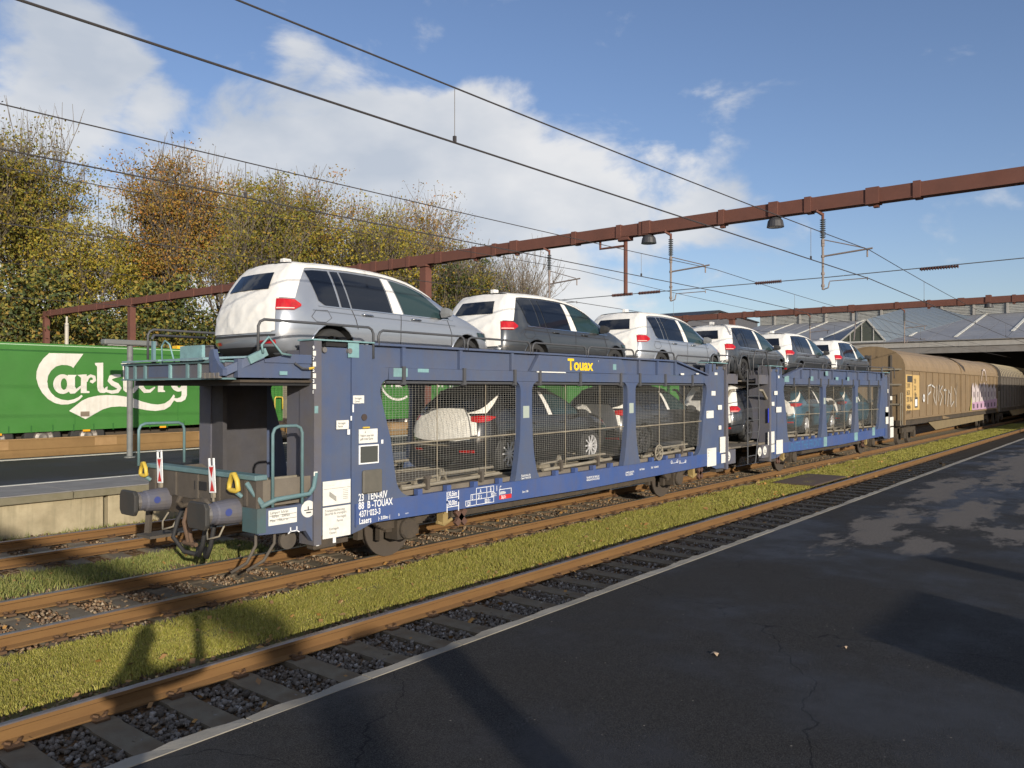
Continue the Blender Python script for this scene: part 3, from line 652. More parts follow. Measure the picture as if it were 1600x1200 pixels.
def patch(bv, bot, top, m, parent, name, off=.006, view='side', nx=14, nz=6, sg=-1, S=(1, 1, 1), wrinkle=0, thick=0.0):
    """surface panel laid on the body between two edge curves; view: side -> (x, z), rear -> (y, z), top -> (x, y)"""
    def samp(cv, t):
        n = len(cv) - 1; t = t * n; i = min(int(t), n - 1); f = t - i; return [cv[i][k] + (cv[i + 1][k] - cv[i][k]) * f for k in (0, 1)]
    V, ok = [], []
    for j in range(nz + 1):
        for i in range(nx + 1):
            a = samp(bot, i / nx); b = samp(top, i / nx); t = j / nz; p, q = a[0] + (b[0] - a[0]) * t, a[1] + (b[1] - a[1]) * t
            if view == 'corner':
                o = Vector((.12 + .7071 * p - 2.1, sg * (.86 + .7071 * p + 2.1), q)); d = Vector((.7071, -sg * .7071, 0))
            elif view == 'side': o, d = Vector((p, sg * 3, q)), Vector((0, -sg, 0))
            elif view == 'rear': o, d = Vector((-2, p, q)), Vector((1, 0, 0))
            elif view == 'front': o, d = Vector((7, p, q)), Vector((-1, 0, 0))
            elif view == 'top': o, d = Vector((p, q, 4)), Vector((0, 0, -1))
            h, nn, _, _ = bv.ray_cast(o, d)
            if h is None or (view == 'rear' and (nn.dot(d) > -.22 and nn.dot(d) < .22)): ok.append(False); V.append((0, 0, 0)); continue
            if nn.dot(d) > 0: nn = -nn
            w = off
            if wrinkle:
                e1 = mnoise.noise(Vector((p * 2.3, q * 2.3, 1.7))); e2 = mnoise.noise(Vector((p * 5.1 + q * 3, q * 4.2 - p * 2, 5.2)))
                w += wrinkle * (1.0 - min(1, abs(e1) * 4)) * .55 + wrinkle * (1.0 - min(1, abs(e2) * 4)) * .45
            h = h + nn * w; ok.append(True); V.append((h.x, h.y, h.z))
    F = []
    for j in range(nz):
        for i in range(nx):
            q = (j * (nx + 1) + i, j * (nx + 1) + i + 1, (j + 1) * (nx + 1) + i + 1, (j + 1) * (nx + 1) + i)
            if all(ok[k] for k in q): F.append(q)
    o = MB().add(V, F).build(name, m, parent, smooth=True)
    return o
def wheel_obj(parent, x, y, r, rimmat, sg, spokes=10):
    w = empty('wheel', (0, 0, 0)); w.parent = parent
    t = MB(); wd = .10
    prof = [(r * .66, wd), (r * .9, wd + .012), (r * .98, wd * .75), (r, wd * .4), (r, -wd * .4), (r * .98, -wd * .75), (r * .9, -wd - .012), (r * .66, -wd)]
    t.lathe(prof, (x, y, r), n=28); o = t.build('tyre', TYRE, w, smooth=True)
    k = MB(); yo = sg * wd * .75
    k.lathe([(r * .70, yo + sg * .012), (r * .66, yo + sg * .02), (r * .63, yo), (r * .62, -yo)], (x, y, r), n=28)
    for i in range(spokes):
        a = 2 * math.pi * i / spokes
        c, s = math.cos(a), math.sin(a)
        p0 = Vector((x + c * r * .10, y + yo + sg * .004, r + s * r * .10)); p1 = Vector((x + c * r * .66, y + yo + sg * .006, r + s * r * .66))
        k.bar(p0, p1, .028 if spokes > 6 else .05, .02, up=(0, 1, 0))
    k.lathe([(0.0, yo + sg * .02), (r * .14, yo + sg * .018), (r * .18, yo), (r * .18, yo - sg * .03)], (x, y, r), n=16)
    k.build('rim', rimmat, w, smooth=False)
    h = MB(); h.lathe([(0, yo - sg * .05), (r * .64, yo - sg * .05), (r * .64, -yo)], (x, y, r), n=24); h.build('brake_backing', WELL, w)
    return w
def line_patch(bv, pts, w, m, parent, name, sg=-1, off=.004):
    """thin seam along (x, z) points on the side"""
    n = len(pts) - 1; bot, top = [], []
    for i, p in enumerate(pts):
        a = Vector(pts[max(0, i - 1)]); b = Vector(pts[min(n, i + 1)]); d = (b - a).normalized(); nr = Vector((-d.y, d.x)) * w / 2
        bot.append((p[0] - nr.x, p[1] - nr.y)); top.append((p[0] + nr.x, p[1] + nr.y))
    return patch(bv, bot, top, m, parent, name, off, nx=max(8, n * 6), nz=1, sg=sg)
def mk_car(kind, paint, rimmat=ALLOY, loc=(0, 0, 0), label=None, group=None, body_cache={}):
    spec = MPV if kind == 'mpv' else SUV
    if kind not in body_cache: body_cache[kind] = car_body(spec, 'body')
    me, bv = body_cache[kind]
    r = empty('parked_car', (0, 0, 0), label, 'car', group)
    b = mesh_obj('body', me, r)
    b.material_slots[0].link = 'OBJECT'; b.material_slots[0].material = paint
    W = spec['W']
    mp = kind == 'mpv'
    # window outlines (x, z)
    if mp: zb = lambda x: .985 - .012 * x + (.0 if x > .8 else 0); ztp = [(.4, 1.47), (.7, 1.515), (1.3, 1.54), (1.9, 1.53), (2.2, 1.505), (2.5, 1.45), (2.8, 1.345), (3.1, 1.19), (3.4, 1.0)]
    else: zb = lambda x: 1.06 - .012 * x; ztp = [(.4, 1.38), (.7, 1.44), (1.3, 1.49), (1.9, 1.49), (2.3, 1.455), (2.6, 1.39), (2.9, 1.27), (3.2, 1.1), (3.4, 1.03)]
    zt = lambda x: lerp_t(ztp, x)
    if mp: panes = [(.73, 1.02, .56, .95, GLASS), (1.06, 1.22, .99, 1.13, GLASS), (1.25, 2.02, 1.16, 1.93, GLASS), (2.04, 2.24, 1.95, 2.09, 'B'), (2.27, 3.28, 2.12, 2.78, GLASSF)]
    else: panes = [(.98, 1.3, .78, 1.22, GLASS), (1.33, 2.05, 1.25, 1.95, GLASS), (2.07, 2.20, 1.97, 2.08, 'B'), (2.23, 3.2, 2.11, 2.80, GLASSF)]
    for sg in (-1, 1):
        for (a, c, d, e, gm) in panes:
            bot = [(a + (c - a) * t / 6, zb(a + (c - a) * t / 6)) for t in range(7)]; top = [(d + (e - d) * t / 6, zt(d + (e - d) * t / 6)) for t in range(7)]
            if a == panes[0][0]: bot[0] = (bot[0][0] - .06, bot[0][1] + .07)
            if gm == 'B': patch(bv, bot, top, COVER, r, 'pillar_cover', .010, sg=sg)
            else: patch(bv, bot, top, gm, r, 'window', .008, sg=sg)
        x0 = panes[0][0] - .07
        o = patch(bv, [(x0 + (3.36 - x0) * t / 8, zb(x0 + (3.36 - x0) * t / 8) - .016) for t in range(9)], [(x0 + (3.36 - x0) * t / 8, zb(x0 + (3.36 - x0) * t / 8) + .002) for t in range(9)], CHROME if mp else TRIM, r, 'belt_strip', .009, nx=28, nz=1, sg=sg)
        for (sx, tx) in ((1.23, 1.23), (2.20, 2.17), (3.22, 3.30)):
            line_patch(bv, [(sx, zb(sx) - .01), (tx, .7), (tx - .0, .36)] if sx > 2 else [(1.23, zb(1.23)), (1.30, .8), (1.33, .66)], .012, SEAM, r, 'door_seam', sg)
        line_patch(bv, [(.55, .90 if mp else .93), (1.5, .875 if mp else .91), (2.5, .86 if mp else .89), (3.4, .845 if mp else .87)], .016, SEAM if paint is not SILVER else mat('shaded_crease', (.2, .22, .25), .3, metal=.4), r, 'side_crease', sg, .003)
        if mp: line_patch(bv, [(.52, .80), (.60, .90), (.80, .91), (.86, .80), (.76, .73), (.60, .73), (.52, .80)], .008, SEAM, r, 'fuel_flap_seam', sg)
        for hx in (1.43, 2.42):
            hb = MB(); y = sg * (W * 1.0); zz = .89
            hit = bv.ray_cast(Vector((hx, sg * 3, zz)), Vector((0, -sg, 0)))[0]; y = hit.y
            hb.tube([(hx - .02, y + sg * .005, zz), (hx + .03, y + sg * .035, zz + .004), (hx + .15, y + sg * .035, zz), (hx + .20, y + sg * .005, zz - .004)], .014, 8)
            hb.build('door_handle', CHROME if paint is SILVER else paint, r, smooth=True)
        # mirror
        hit = bv.ray_cast(Vector((3.12, sg * 3, 1.0)), Vector((0, -sg, 0)))[0]
        mb = MB(); y = hit.y
        mb.bar((3.12, y - sg * .02, .98), (3.12, y + sg * .10, 1.0), .07, .03)
        mv = [(0, 0, 0)]; 
        k = [(.0, .10, .0), (.02, .13, .10), (.10, .12, .09), (.14, .10, .0), (.10, .10, -.06), (.02, .10, -.065)]
        ring0 = [(3.02 + a, y + sg * .06, 1.03 + c) for a, b_, c in k]; ring1 = [(3.02 + a * .95 + .01, y + sg * .16, 1.03 + c * 1.0) for a, b_, c in k]; ring2 = [(3.02 + a * .6 + .03, y + sg * .24, 1.03 + c * .6) for a, b_, c in k]
        vv = ring0 + ring1 + ring2; ff = [(i, (i + 1) % 6, 6 + (i + 1) % 6, 6 + i) for i in range(6)] + [(6 + i, 6 + (i + 1) % 6, 12 + (i + 1) % 6, 12 + i) for i in range(6)] + [(5, 4, 3, 2, 1, 0), (12, 13, 14, 15, 16, 17)]
        mb.add(vv, ff); mb.build('mirror', mat('grey_mirror_cap', (.2, .21, .22), .35) if paint is SILVER else TRIM, r, smooth=False)
        # lower sill trim and arch lips
        patch(bv, [(1.32, .235), (3.2, .235)], [(1.32, .30), (3.2, .30)], TRIM if not mp or paint is not SILVER else paint, r, 'sill_trim', .008, nx=10, nz=1, sg=sg)
        for wx in spec['wheels']:
            rr = spec['wr_r'] + .055
            mb = MB(); pts = []
            for i in range(15):
                a = R(-12 + 204 * i / 14); px_, pz = wx + (rr + .012) * math.cos(a), spec['wr_r'] + .01 + (rr + .012) * math.sin(a)
                if pz < .24: pz = .24
                h = bv.ray_cast(Vector((px_, sg * 3, pz)), Vector((0, -sg, 0)))[0]
                if h is not None: pts.append((px_, h.y + sg * .0, pz))
            mb.tube(pts, .016, 6); mb.build('arch_lip', TRIM if not mp else paint, r, smooth=True)
    # tail lamps
    for sg in (-1, 1):
        if mp:
            patch(bv, [(-.13, .875), (-.05, .875), (.10, .88), (.18, .935)], [(-.13, 1.035), (-.05, 1.035), (.10, 1.03), (.18, .965)], REDG, r, 'tail_lamp', .022, sg=sg, nx=18, nz=4, view='corner')
            patch(bv, [(-.12, .888), (.10, .895)], [(-.12, .905), (.10, .908)], mat('pale_lamp_strip', (.75, .5, .45), .2), r, 'lamp_strip', .026, sg=sg, nx=12, nz=1, view='corner')
        else:
            patch(bv, [(-.17, .95), (-.05, .93), (.12, .95), (.26, 1.02)], [(-.17, 1.03), (-.05, 1.05), (.12, 1.05), (.26, 1.035)], REDG, r, 'tail_lamp', .026, sg=sg, nx=14, nz=4, view='corner')
        patch(bv, [(sg * .45, .40), (sg * .74, .40)], [(sg * .45, .44), (sg * .74, .45)], REDG, r, 'bumper_reflector', .012, view='rear', nx=6, nz=1)
        patch(bv, [(4.0, .66), (4.28, .62)], [(3.95, .76), (4.28, .76)], GLASSF, r, 'head_lamp', .012, sg=sg, nx=6, nz=2)
    # lower bumper
    patch(bv, [(-.70, .24), (.70, .24)], [(-.74, .36), (.74, .36)], TRIM, r, 'lower_bumper', .012, view='rear', nx=14, nz=3)
    patch(bv, [(-.74, .50), (.74, .50)], [(-.75, .53), (.75, .53)], TRIM if paint is SILVER else CHROME, r, 'bumper_seam', .008, view='rear', nx=14, nz=1)
    mb = MB(); mb.box(.3, -.35, .17, 1.0, -.1, .27); mb.cyl((.25, .45, .2), (1.2, .45, .22), .035, 8); mb.each('exhaust', UNDER, r)
    # covers
    if mp:
        patch(bv, [(-.70, .56), (0, .55), (.70, .56)], [(-.70, 1.06), (0, 1.06), (.70, 1.06)], COVER, r, 'rear_cover', .010, view='rear', nx=34, nz=20, wrinkle=.022)
        patch(bv, [(-.70, 1.058), (-.5, 1.058), (0, 1.058), (.5, 1.058), (.70, 1.058)], [(-.54, 1.59), (-.40, 1.60), (0, 1.62), (.40, 1.60), (.54, 1.59)], COVER, r, 'rear_cover', .011, view='rear', nx=34, nz=16, wrinkle=.016)
        for sg in (-1, 1):
            patch(bv, [(-.20, 1.052), (-.05, 1.052), (.10, 1.052)], [(-.02, 1.59), (.08, 1.59), (.18, 1.59)], COVER, r, 'rear_cover', .012, sg=sg, nx=12, nz=12, view='corner', wrinkle=.006)
            patch(bv, [(-.22, .57), (-.135, .58)], [(-.20, 1.055), (-.135, 1.055)], COVER, r, 'rear_cover', .0105, sg=sg, nx=4, nz=10, view='corner')
            patch(bv, [(.12, 1.052), (.20, 1.052), (.26, 1.052)], [(.34, 1.60), (.37, 1.605), (.40, 1.61)], COVER, r, 'rear_cover', .013, sg=sg, nx=6, nz=14, wrinkle=.008)
            patch(bv, [(x, zt(x) + .035) for x in (.50, .7, 1.0, 1.3, 1.6, 1.9, 2.2, 2.5, 2.8, 3.0)], [(x, lerp_t(MPV['roof'], x) - .035) for x in (.50, .7, 1.0, 1.3, 1.6, 1.9, 2.2, 2.5, 2.8, 3.0)], COVER, r, 'roof_cover', .012, sg=sg, nx=26, nz=3)
        patch(bv, [(-.48, 1.19), (.48, 1.19)], [(-.40, 1.445), (.40, 1.445)], GLASS, r, 'rear_window', .030, view='rear', nx=12, nz=6)
        patch(bv, [(x, -.60) for x in (.46, .9, 1.4, 1.9, 2.3, 2.65, 2.95)], [(x, .60) for x in (.46, .9, 1.4, 1.9, 2.3, 2.65, 2.95)], COVER, r, 'roof_cover', .014, view='top', nx=30, nz=12, wrinkle=.004)
        patch(bv, [(x, -.76 + .03 * (x - 3.5)) for x in (3.5, 3.8, 4.1, 4.3)], [(x, .76 - .03 * (x - 3.5)) for x in (3.5, 3.8, 4.1, 4.3)], COVER, r, 'bonnet_cover', .012, view='top', nx=12, nz=12, wrinkle=.004)
        patch(bv, [(2.85, -.50), (3.38, -.66)], [(2.85, .50), (3.38, .66)], GLASSF, r, 'windscreen', .016, view='top', nx=8, nz=8)
        mb = MB(); mb.box(.66, -.05, 1.665, .80, .05, 1.76); mb.build('aerial_wrap', COVER, r, bevel=.012)
    else:
        patch(bv, [(-.68, .64), (-.4, .60), (.4, .60), (.68, .64)], [(-.68, .98), (-.40, 1.17), (.40, 1.17), (.68, .98)], COVERQ, r, 'tailgate_cover', .020, view='rear', nx=30, nz=18, wrinkle=.012)
        for sg in (-1, 1):
            patch(bv, [(.14, 1.08), (.33, 1.10)], [(.50, 1.30), (.82, 1.46)], COVERQ, r, 'pillar_wing_cover', .02, sg=sg, nx=6, nz=10, wrinkle=.008)
            patch(bv, [(-.26, .68), (-.08, .72)], [(-.26, .98), (-.08, .93)], COVERQ, r, 'tailgate_cover', .02, sg=sg, nx=5, nz=5, view='corner')
            patch(bv, [(x, -sg * -.66) for x in (3.45, 3.8, 4.2)], [(x, sg * .80) for x in (3.45, 3.8, 4.2)], COVER, r, 'bonnet_cover', .012, view='top', nx=12, nz=4, wrinkle=.006)
        patch(bv, [(-.60, 1.12), (.60, 1.12)], [(-.48, 1.46), (.48, 1.46)], GLASS, r, 'rear_window', .012, view='rear', nx=12, nz=6)
        patch(bv, [(x, -.58) for x in (.55, .9, 1.4, 1.9, 2.3, 2.6)], [(x, .58) for x in (.55, .9, 1.4, 1.9, 2.3, 2.6)], BLKCOV, r, 'roof_cover', .02, view='top', nx=26, nz=10, wrinkle=.012)
        patch(bv, [(2.75, -.50), (3.3, -.66)], [(2.75, .50), (3.3, .66)], GLASSF, r, 'windscreen', .016, view='top', nx=8, nz=8)
        patch(bv, [(-.2, .80), (.2, .80)], [(-.2, .83), (.2, .83)], CHROME, r, 'bumper_trim', .01, view='rear', nx=4, nz=1)
    rad = spec['wr_r']
    for wx in spec['wheels']:
        for sg in (-1, 1): wheel_obj(r, wx, sg * (W - .125), rad, rimmat, sg, 10 if not mp else 9)
    return r
# the black plates under the tyres are the wagon's own; scale and place the cars
CW = 10.53
def place(o, x, z, sc=(1.06, 1.04, 1.0)):
    if z < 2: sc = (1.034, 1.05, 1.02); x += .17
    o.location = (x, CW, z); o.scale = sc
UPZ, LOZ = 2.905, 1.075
G_UP = 'new cars in transit on the upper deck'; G_LO = 'new cars in transit on the lower deck'
def dup_car(src, paint, label, group, rim=None):
    c = copy_tree(src); c['label'] = label; c['group'] = group
    for ch in c.children:
        if ch.name.startswith('body'): ch.material_slots[0].link = 'OBJECT'; ch.material_slots[0].material = paint
        if rim and ch.name.startswith('wheel'):
            for g_ in ch.children:
                if g_.name.startswith('rim'): g_.material_slots[0].link = 'OBJECT'; g_.material_slots[0].material = rim
    return c
DRIM = mat('dark_steel_rim', (.06, .06, .065), .45, metal=.4)
sil = mk_car('mpv', SILVER, DRIM, label='silver people carrier at the left end of the upper deck, nearest the camera', group=G_UP)
place(sil, 6.67, UPZ)
gry = mk_car('mpv', DGREY, DRIM, label='dark grey people carrier on the upper deck, second car from the left', group=G_UP)
place(gry, 11.67, UPZ)
place(dup_car(sil, SILVER, 'silver people carrier between two dark grey ones on the upper deck', G_UP), 16.79, UPZ)
place(dup_car(gry, DGREY, 'dark grey people carrier on the upper deck over the joint of the blue wagons', G_UP), 21.80, UPZ)
place(dup_car(gry, DGREY, 'dark grey people carrier on the upper deck, second from the right end', G_UP), 26.62, UPZ)
place(dup_car(gry, DGREY, 'dark grey people carrier at the right end of the upper deck', G_UP), 31.82, UPZ)
lowA = mk_car('suv', BLACKP, ALLOY, label='black car on the lower deck behind the leftmost grille, creased white tailgate cover', group=G_LO)
place(lowA, 10.72, LOZ)
place(dup_car(lowA, BLACKP, 'black car on the lower deck with its tail lamp behind the second blue post', G_LO, DRIM), 15.72, LOZ)
place(dup_car(gry, DGREY, 'dark grey people carrier on the lower deck, seen in the gap beside the ladder', G_LO), 21.95, LOZ)
lowE = dup_car(lowA, TEALCAR, 'teal blue car on the lower deck in the left bay of the right wagon', G_LO, ALLOY); place(lowE, 27.05, LOZ)
place(dup_car(lowE, TEALCAR, 'teal blue car on the lower deck in the middle bay of the right wagon', G_LO, ALLOY), 32.1, LOZ)
# ------------------------------------------------------------------ articulated blue car carrier, two units
YN, YF = 9.08, 11.98
MIR = 43.75
def fillet(cx, cz, r, a0, a1, n=6): return arc(cx, cz, r, a0, a1, n)
def unit(mirror):
    X = (lambda x: MIR - x) if mirror else (lambda x: x)
    root = empty('car_carrier_wagon', (X(13.6), CW, 0),
                 ('blue double-deck car carrier wagon farther back, between ladder gap and brown van' if mirror else 'blue double-deck car carrier wagon in front with a yellow word on its beam'), 'wagon', 'double-deck car carrier wagons')
    P_ = lambda pts: [(X(a), b) for a, b in pts]
    for side in (0, 1):
        y = (lambda d: YN + d) if side == 0 else (lambda d: YF - d)
        near = side == 0
        def B(name, m, *boxes, bevel=0):
            mb = MB()
            for (x0, d0, z0, x1, d1, z1) in boxes: mb.box(X(x0), y(d0), z0, X(x1), y(d1), z1)
            return mb.build(name, m, root, bevel=bevel)
        def PR(name, m, poly, d0, d1): return MB().prism(P_(poly), y(d0), y(d1)).build(name, m, root)
        # long sill, slightly fish-bellied
        PR('side_sill', BLUE2, [(7.6, .68), (9.6, .655), (13.6, .62), (17.6, .655), (20.0, .68), (20.0, .985), (7.6, .985)], 0, .10)
        B('sill_flange', BLUE2, (7.6, -.03, .655, 7.61, .0, .985))
        # end towers
        for (e, mk) in ((0, lambda x: x), (1, lambda x: 27.27 - x)):
            outer = [(7.0, .53), (7.545, .55), (7.545, 3.24), (7.0, 3.24)]
            inner = [(7.548, .56), (7.72, .60), (7.9, .66), (8.25, .69), (9.0, .67), (9.0, .985)] + fillet(8.75, 1.33, .345, 270, 185, 6) + [(8.30, 1.9), (8.10, 2.55)] + fillet(8.26, 2.63, .17, 182, 96, 5) + [(8.26, 2.975), (8.0, 2.98), (7.95, 3.02), (7.93, 3.30), (7.548, 3.30)]
            PR('tower_plate', BLUE, [(mk(a), b) for a, b in outer], .03, .16)
            PR('tower_plate', BLUE, [(mk(a), b) for a, b in inner], .005, .12)
            B('tower_flange', BLUEGREY, (mk(6.86), -.03, .50, mk(6.985), .30, 3.32))
            B('tower_return', mat('grimy_inner_tower', (.055, .058, .078), .7, noise=.3, nscale=3, col2=(.075, .07, .07), dirt=.5, dirtcol=(.04, .035, .03)) if not near else BLUEGREY, (mk(6.88), .31, 1.15, mk(6.95), .62, 3.2))  # far side colour darkened to stand in for the shade under the upper deck
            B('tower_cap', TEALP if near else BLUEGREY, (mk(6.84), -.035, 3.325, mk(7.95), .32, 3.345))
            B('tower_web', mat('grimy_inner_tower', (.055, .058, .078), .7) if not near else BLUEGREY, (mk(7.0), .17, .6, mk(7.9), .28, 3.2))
            B('lock_hole', BLACK, (mk(7.10), -.002 + .02, 3.255, mk(7.46), .12, 3.32), bevel=0)
            mb = MB()
            for bx in (7.05, 7.5): mb.cyl((X(mk(bx)), y(-.02), 3.20), (X(mk(bx)), y(.05), 3.20), .04, 10)
            mb.each('lock_pin', STEEL, root)
            B('tower_foot', UNDER, (mk(7.05), .03, .46, mk(7.5), .2, .525))
        # intermediate posts
        for cx in (11.62, 15.38):
            poly = [(cx - .34, .985)] + [(cx - .30, 1.12), (cx - .24, 1.40), (cx - .19, 1.75), (cx - .17, 2.2), (cx - .17, 2.60)] + fillet(cx - .34, 2.62, .17, 0, 80, 4) + fillet(cx + .34, 2.62, .17, 100, 180, 4) + [(cx + .17, 2.60), (cx + .17, 2.2), (cx + .19, 1.75), (cx + .24, 1.40), (cx + .32, 1.12), (cx + .40, .985)]
            poly = [(a, min(b, 2.79)) for a, b in poly]
            PR('post', BLUE, poly, -.015, .105)
            if near:
                B('reflector_plate', mat('pale_green_plate', (.36, .42, .38), .5), (cx - .1, -.019, 2.12, cx + .08, -.016, 2.34))
        # upper side beam
        B('lower_chord', BLUE, (8.262, 0, 2.792, 19.0, .10, 2.975))
        PR('beam_web', BLUE, [(7.96, 2.98), (18.2, 2.98), (19.27, 2.98), (19.2, 3.02), (17.5, 3.30), (7.96, 3.30)], .07, .10)
        mb = MB(); mb.prism(P_([(7.95, 3.303), (17.5, 3.303), (19.25, 3.0), (19.25, 3.035), (17.52, 3.338), (7.95, 3.338)]), y(-.015), y(.11)); mb.build('top_flange', BLUE, root)
        for rx in (8.55, 9.85, 11.22, 12.6, 14.3, 15.75, 16.6, 17.48):
            if 11.9 < rx < 15.3 and near and not mirror: continue
            B('rib', BLUE, (rx, .012, 2.98, rx + .07, .068, 3.30))
        for k, hx in enumerate((8.52, 9.9, 11.25, 12.0, 13.35, 14.9, 15.72, 16.9, 18.3)):
            mb = MB(); mb.box(X(hx), y(-.035), 2.72, X(hx + .06), y(-.002), 3.0); mb.cyl((X(hx - .02), y(.0), 2.735), (X(hx + .08), y(.0), 2.735), .028, 8)
            mb.each('grille_hanger', DARKTUBE, root)
        # grilles in three bays
        for (x0, x1, vb) in ((8.12, 11.44, (9.35, 10.55)), (11.80, 15.2, (12.95, 14.2)), (15.56, 19.1, (16.75, 18.0))):
            tb = MB(); tb.tube([(X(x0 + .1), y(.03), 2.752), (X(x1 - .1), y(.03), 2.752)], .024, 8); tb.build('grille_tube', DARKTUBE, root)
            tb = MB(); tb.tube([(X(x0 + .12), y(.06), 1.80), (X(x1 - .05), y(.06), 1.83)], .015, 8); tb.build('grille_rail', TUBE, root)
            for v_ in vb:
                tb = MB(); tb.tube([(X(v_), y(.05), 2.745), (X(v_), y(.05), 1.16)], .009, 6); tb.build('grille_upright', TUBE, root)
            gm = MB(); yy = y(.075)
            def lim(z):   # the bay narrows downwards
                return (x0 + max(0, (2.0 - z)) * .26, x1 - max(0, (1.9 - z)) * .22)
            n = int((x1 - x0) / .07)
            for i in range(n + 1):
                xx = x0 + i * .07; ins = min(xx - x0, x1 - xx); zl = 1.22 + max(0, .26 - ins) * 2.2
                gm.bar((X(xx), yy, zl), (X(xx), yy, 2.735), .0024)
            z = 1.22
            while z < 2.74:
                a, c = lim(z); gm.bar((X(a), yy + .003, z), (X(c), yy + .003, z), .0024); z += .036
            tag(gm.build('wire_grille', WIRE, root), kind='stuff')
            # tubes and brackets along the foot of the bay
            tb = MB(); tb.tube([(X(x0 + .5), y(.12), 1.10), (X((x0 + x1) / 2), y(.1), 1.125), (X(x1 - .45), y(.12), 1.15)], .033, 8)
            tb.tube([(X(x0 + 1.6), y(.35), 1.22), (X(x1 - .35), y(.35), 1.24)], .028, 8); tb.each('foot_tube', TUBE, root)
            k = 0; xx = x0 + .75
            while xx < x1 - .5:
                B('sill_bracket', BLUE2, (xx, .0, .986, xx + .10, .09, 1.075)); 
                if k % 2 == 0:
                    mb = MB(); mb.box(X(xx + .25), y(.04), 1.05, X(xx + .31), y(.13), 1.24); mb.cyl((X(xx + .22), y(.08), 1.23), (X(xx + .36), y(.08), 1.23), .03, 8); mb.each('clamp', DIRTY, root)
                xx += .66; k += 1
        # handrail loops along the upper deck
        loops = ((6.0, 7.95, .22), (8.05, 9.95, .19), (10.03, 11.75, .18), (11.82, 13.6, .17), (13.68, 15.5, .17), (15.58, 17.4, .17), (17.5, 19.4, .12), (19.5, 20.9, .20))
        for (a, c, h) in loops:
            zt = 3.34 + h; zb = 3.10 if a < 7 or c > 20 else 3.3
            pts = [(X(a), y(.0), zb), (X(a), y(.0), zt - .09), (X(a + .03), y(.0), zt - .03), (X(a + .09), y(.0), zt), (X(c - .09), y(.0), zt), (X(c - .03), y(.0), zt - .03), (X(c), y(.0), zt - .09), (X(c), y(.0), zb)]
            MB().tube(pts, .019, 8).build('handrail_loop', DARKTUBE, root, smooth=True)
        # under the sill
        for ax in (8.8, 17.9):
            mb = MB(); mb.box(X(ax - .32), y(.30), .42, X(ax + .32), y(.42), .66); mb.box(X(ax - .20), y(.18), .30, X(ax + .20), y(.46), .60)
            mb.lathe([(.0, -.0), (.15, 0), (.17, .03), (.17, .16)], (X(ax), y(.10) - (0 if near else .16), .455), 'y', 16)
            mb.box(X(ax - .42), y(.34), .30, X(ax - .34), y(.44), .68); mb.box(X(ax + .34), y(.34), .30, X(ax + .42), y(.44), .68)
            mb.build('axle_box', UNDER, root, bevel=0)
            mb = MB()
            for k in range(5): mb.box(X(ax - .62 + k * .05), y(.25), .60 - k * .03, X(ax + .62 - k * .05), y(.37), .63 - k * .03)
            mb.each('leaf_spring', UNDER, root)
            mb = MB(); mb.box(X(ax + .8), y(.16), .42, X(ax + .92), y(.30), .66); mb.tube([(X(ax + .7), y(.2), .46), (X(ax + .86), y(.2), .40), (X(ax + 1.05), y(.2), .47)], .03, 8); mb.build('lifting_hook', mat('tan_hook_steel', (.30, .22, .09), .7, dirt=.4) if near else UNDER, root)
            mb = MB(); mb.bar((X(ax + 1.15), y(.2), .60), (X(ax + 1.38), y(.2), .36), .06, .1); mb.bar((X(ax + 1.38), y(.2), .60), (X(ax + 1.15), y(.2), .36), .06, .1); mb.each('brake_hanger', mat('rust_brown_steel', (.11, .06, .045), .8), root)
        B('lower_underframe', UNDER, (9.9, .25, .48, 16.9, .5, .64))
    # wheelsets
    for ax in (8.8, 17.9):
        w = empty('wheelset', (X(ax) - root.location.x, 0, 0)); w.parent = root
        for yy, s in ((CW - .755, -1), (CW + .755, 1)):
            mb = MB(); mb.lathe([(.05, s * -.02), (.12, s * -.07), (.14, s * -.02), (.36, s * .0), (.38, s * -.055), (.455, s * -.055), (.46, s * .05), (.487, s * .06), (.487, s * .09), (.05, s * .09)], (X(ax), yy, .455), 'y', 36)
            mb.build('wheel', mat('wheel_steel', (.085, .07, .058), .6, metal=.2, dirt=.4), w)
        MB().cyl((X(ax), CW - .95, .455), (X(ax), CW + .95, .455), .08, 12).build('axle', UNDER, w)
        mb = MB()
        for yy in (CW - .755, CW + .755):
            for s in (-1, 1): mb.box(X(ax + s * .50), yy - .05, .30, X(ax + s * .60), yy + .06, .62)
        mb.each('brake_shoe', UNDER, w)
    # decks
    mb = MB(); mb.box(X(6.1), YN + .12, .98, X(20.9), YF - .12, 1.06); mb.build('lower_deck', DECK, root)
    mb = MB(); mb.box(X(7.0), YN + .6, .60, X(20.2), YN + .72, .97); mb.box(X(7.0), YF - .72, .60, X(20.2), YF - .6, .97); mb.box(X(9.5), CW - .4, .45, X(11.2), CW + .4, .97); mb.cyl((X(13), CW - .3, .65), (X(15.2), CW - .3, .65), .2, 14); mb.each('centre_frame', UNDER, root)
    UD = mat('dark_upper_deck', (.06, .058, .06), .8, dirt=.4)
    mb = MB(); mb.box(X(5.75), YN + .13, 2.86, X(21.2), YF - .13, 2.895); mb.build('upper_deck', UD, root)
    mb = MB()
    xx = 6.2
    while xx < 21: mb.box(X(xx), YN + .14, 2.78, X(xx + .06), YF - .14, 2.855); xx += .9
    mb.each('deck_cross_member', UD, root)
    mb = MB()
    for yy in (CW - .78, CW + .78):
        for s in (-.16, .13): mb.box(X(6.0), yy + s, 2.897, X(21.0), yy + s + .03, 2.94)
    mb.each('wheel_guide', DARKTUBE, root)
    mb = MB()
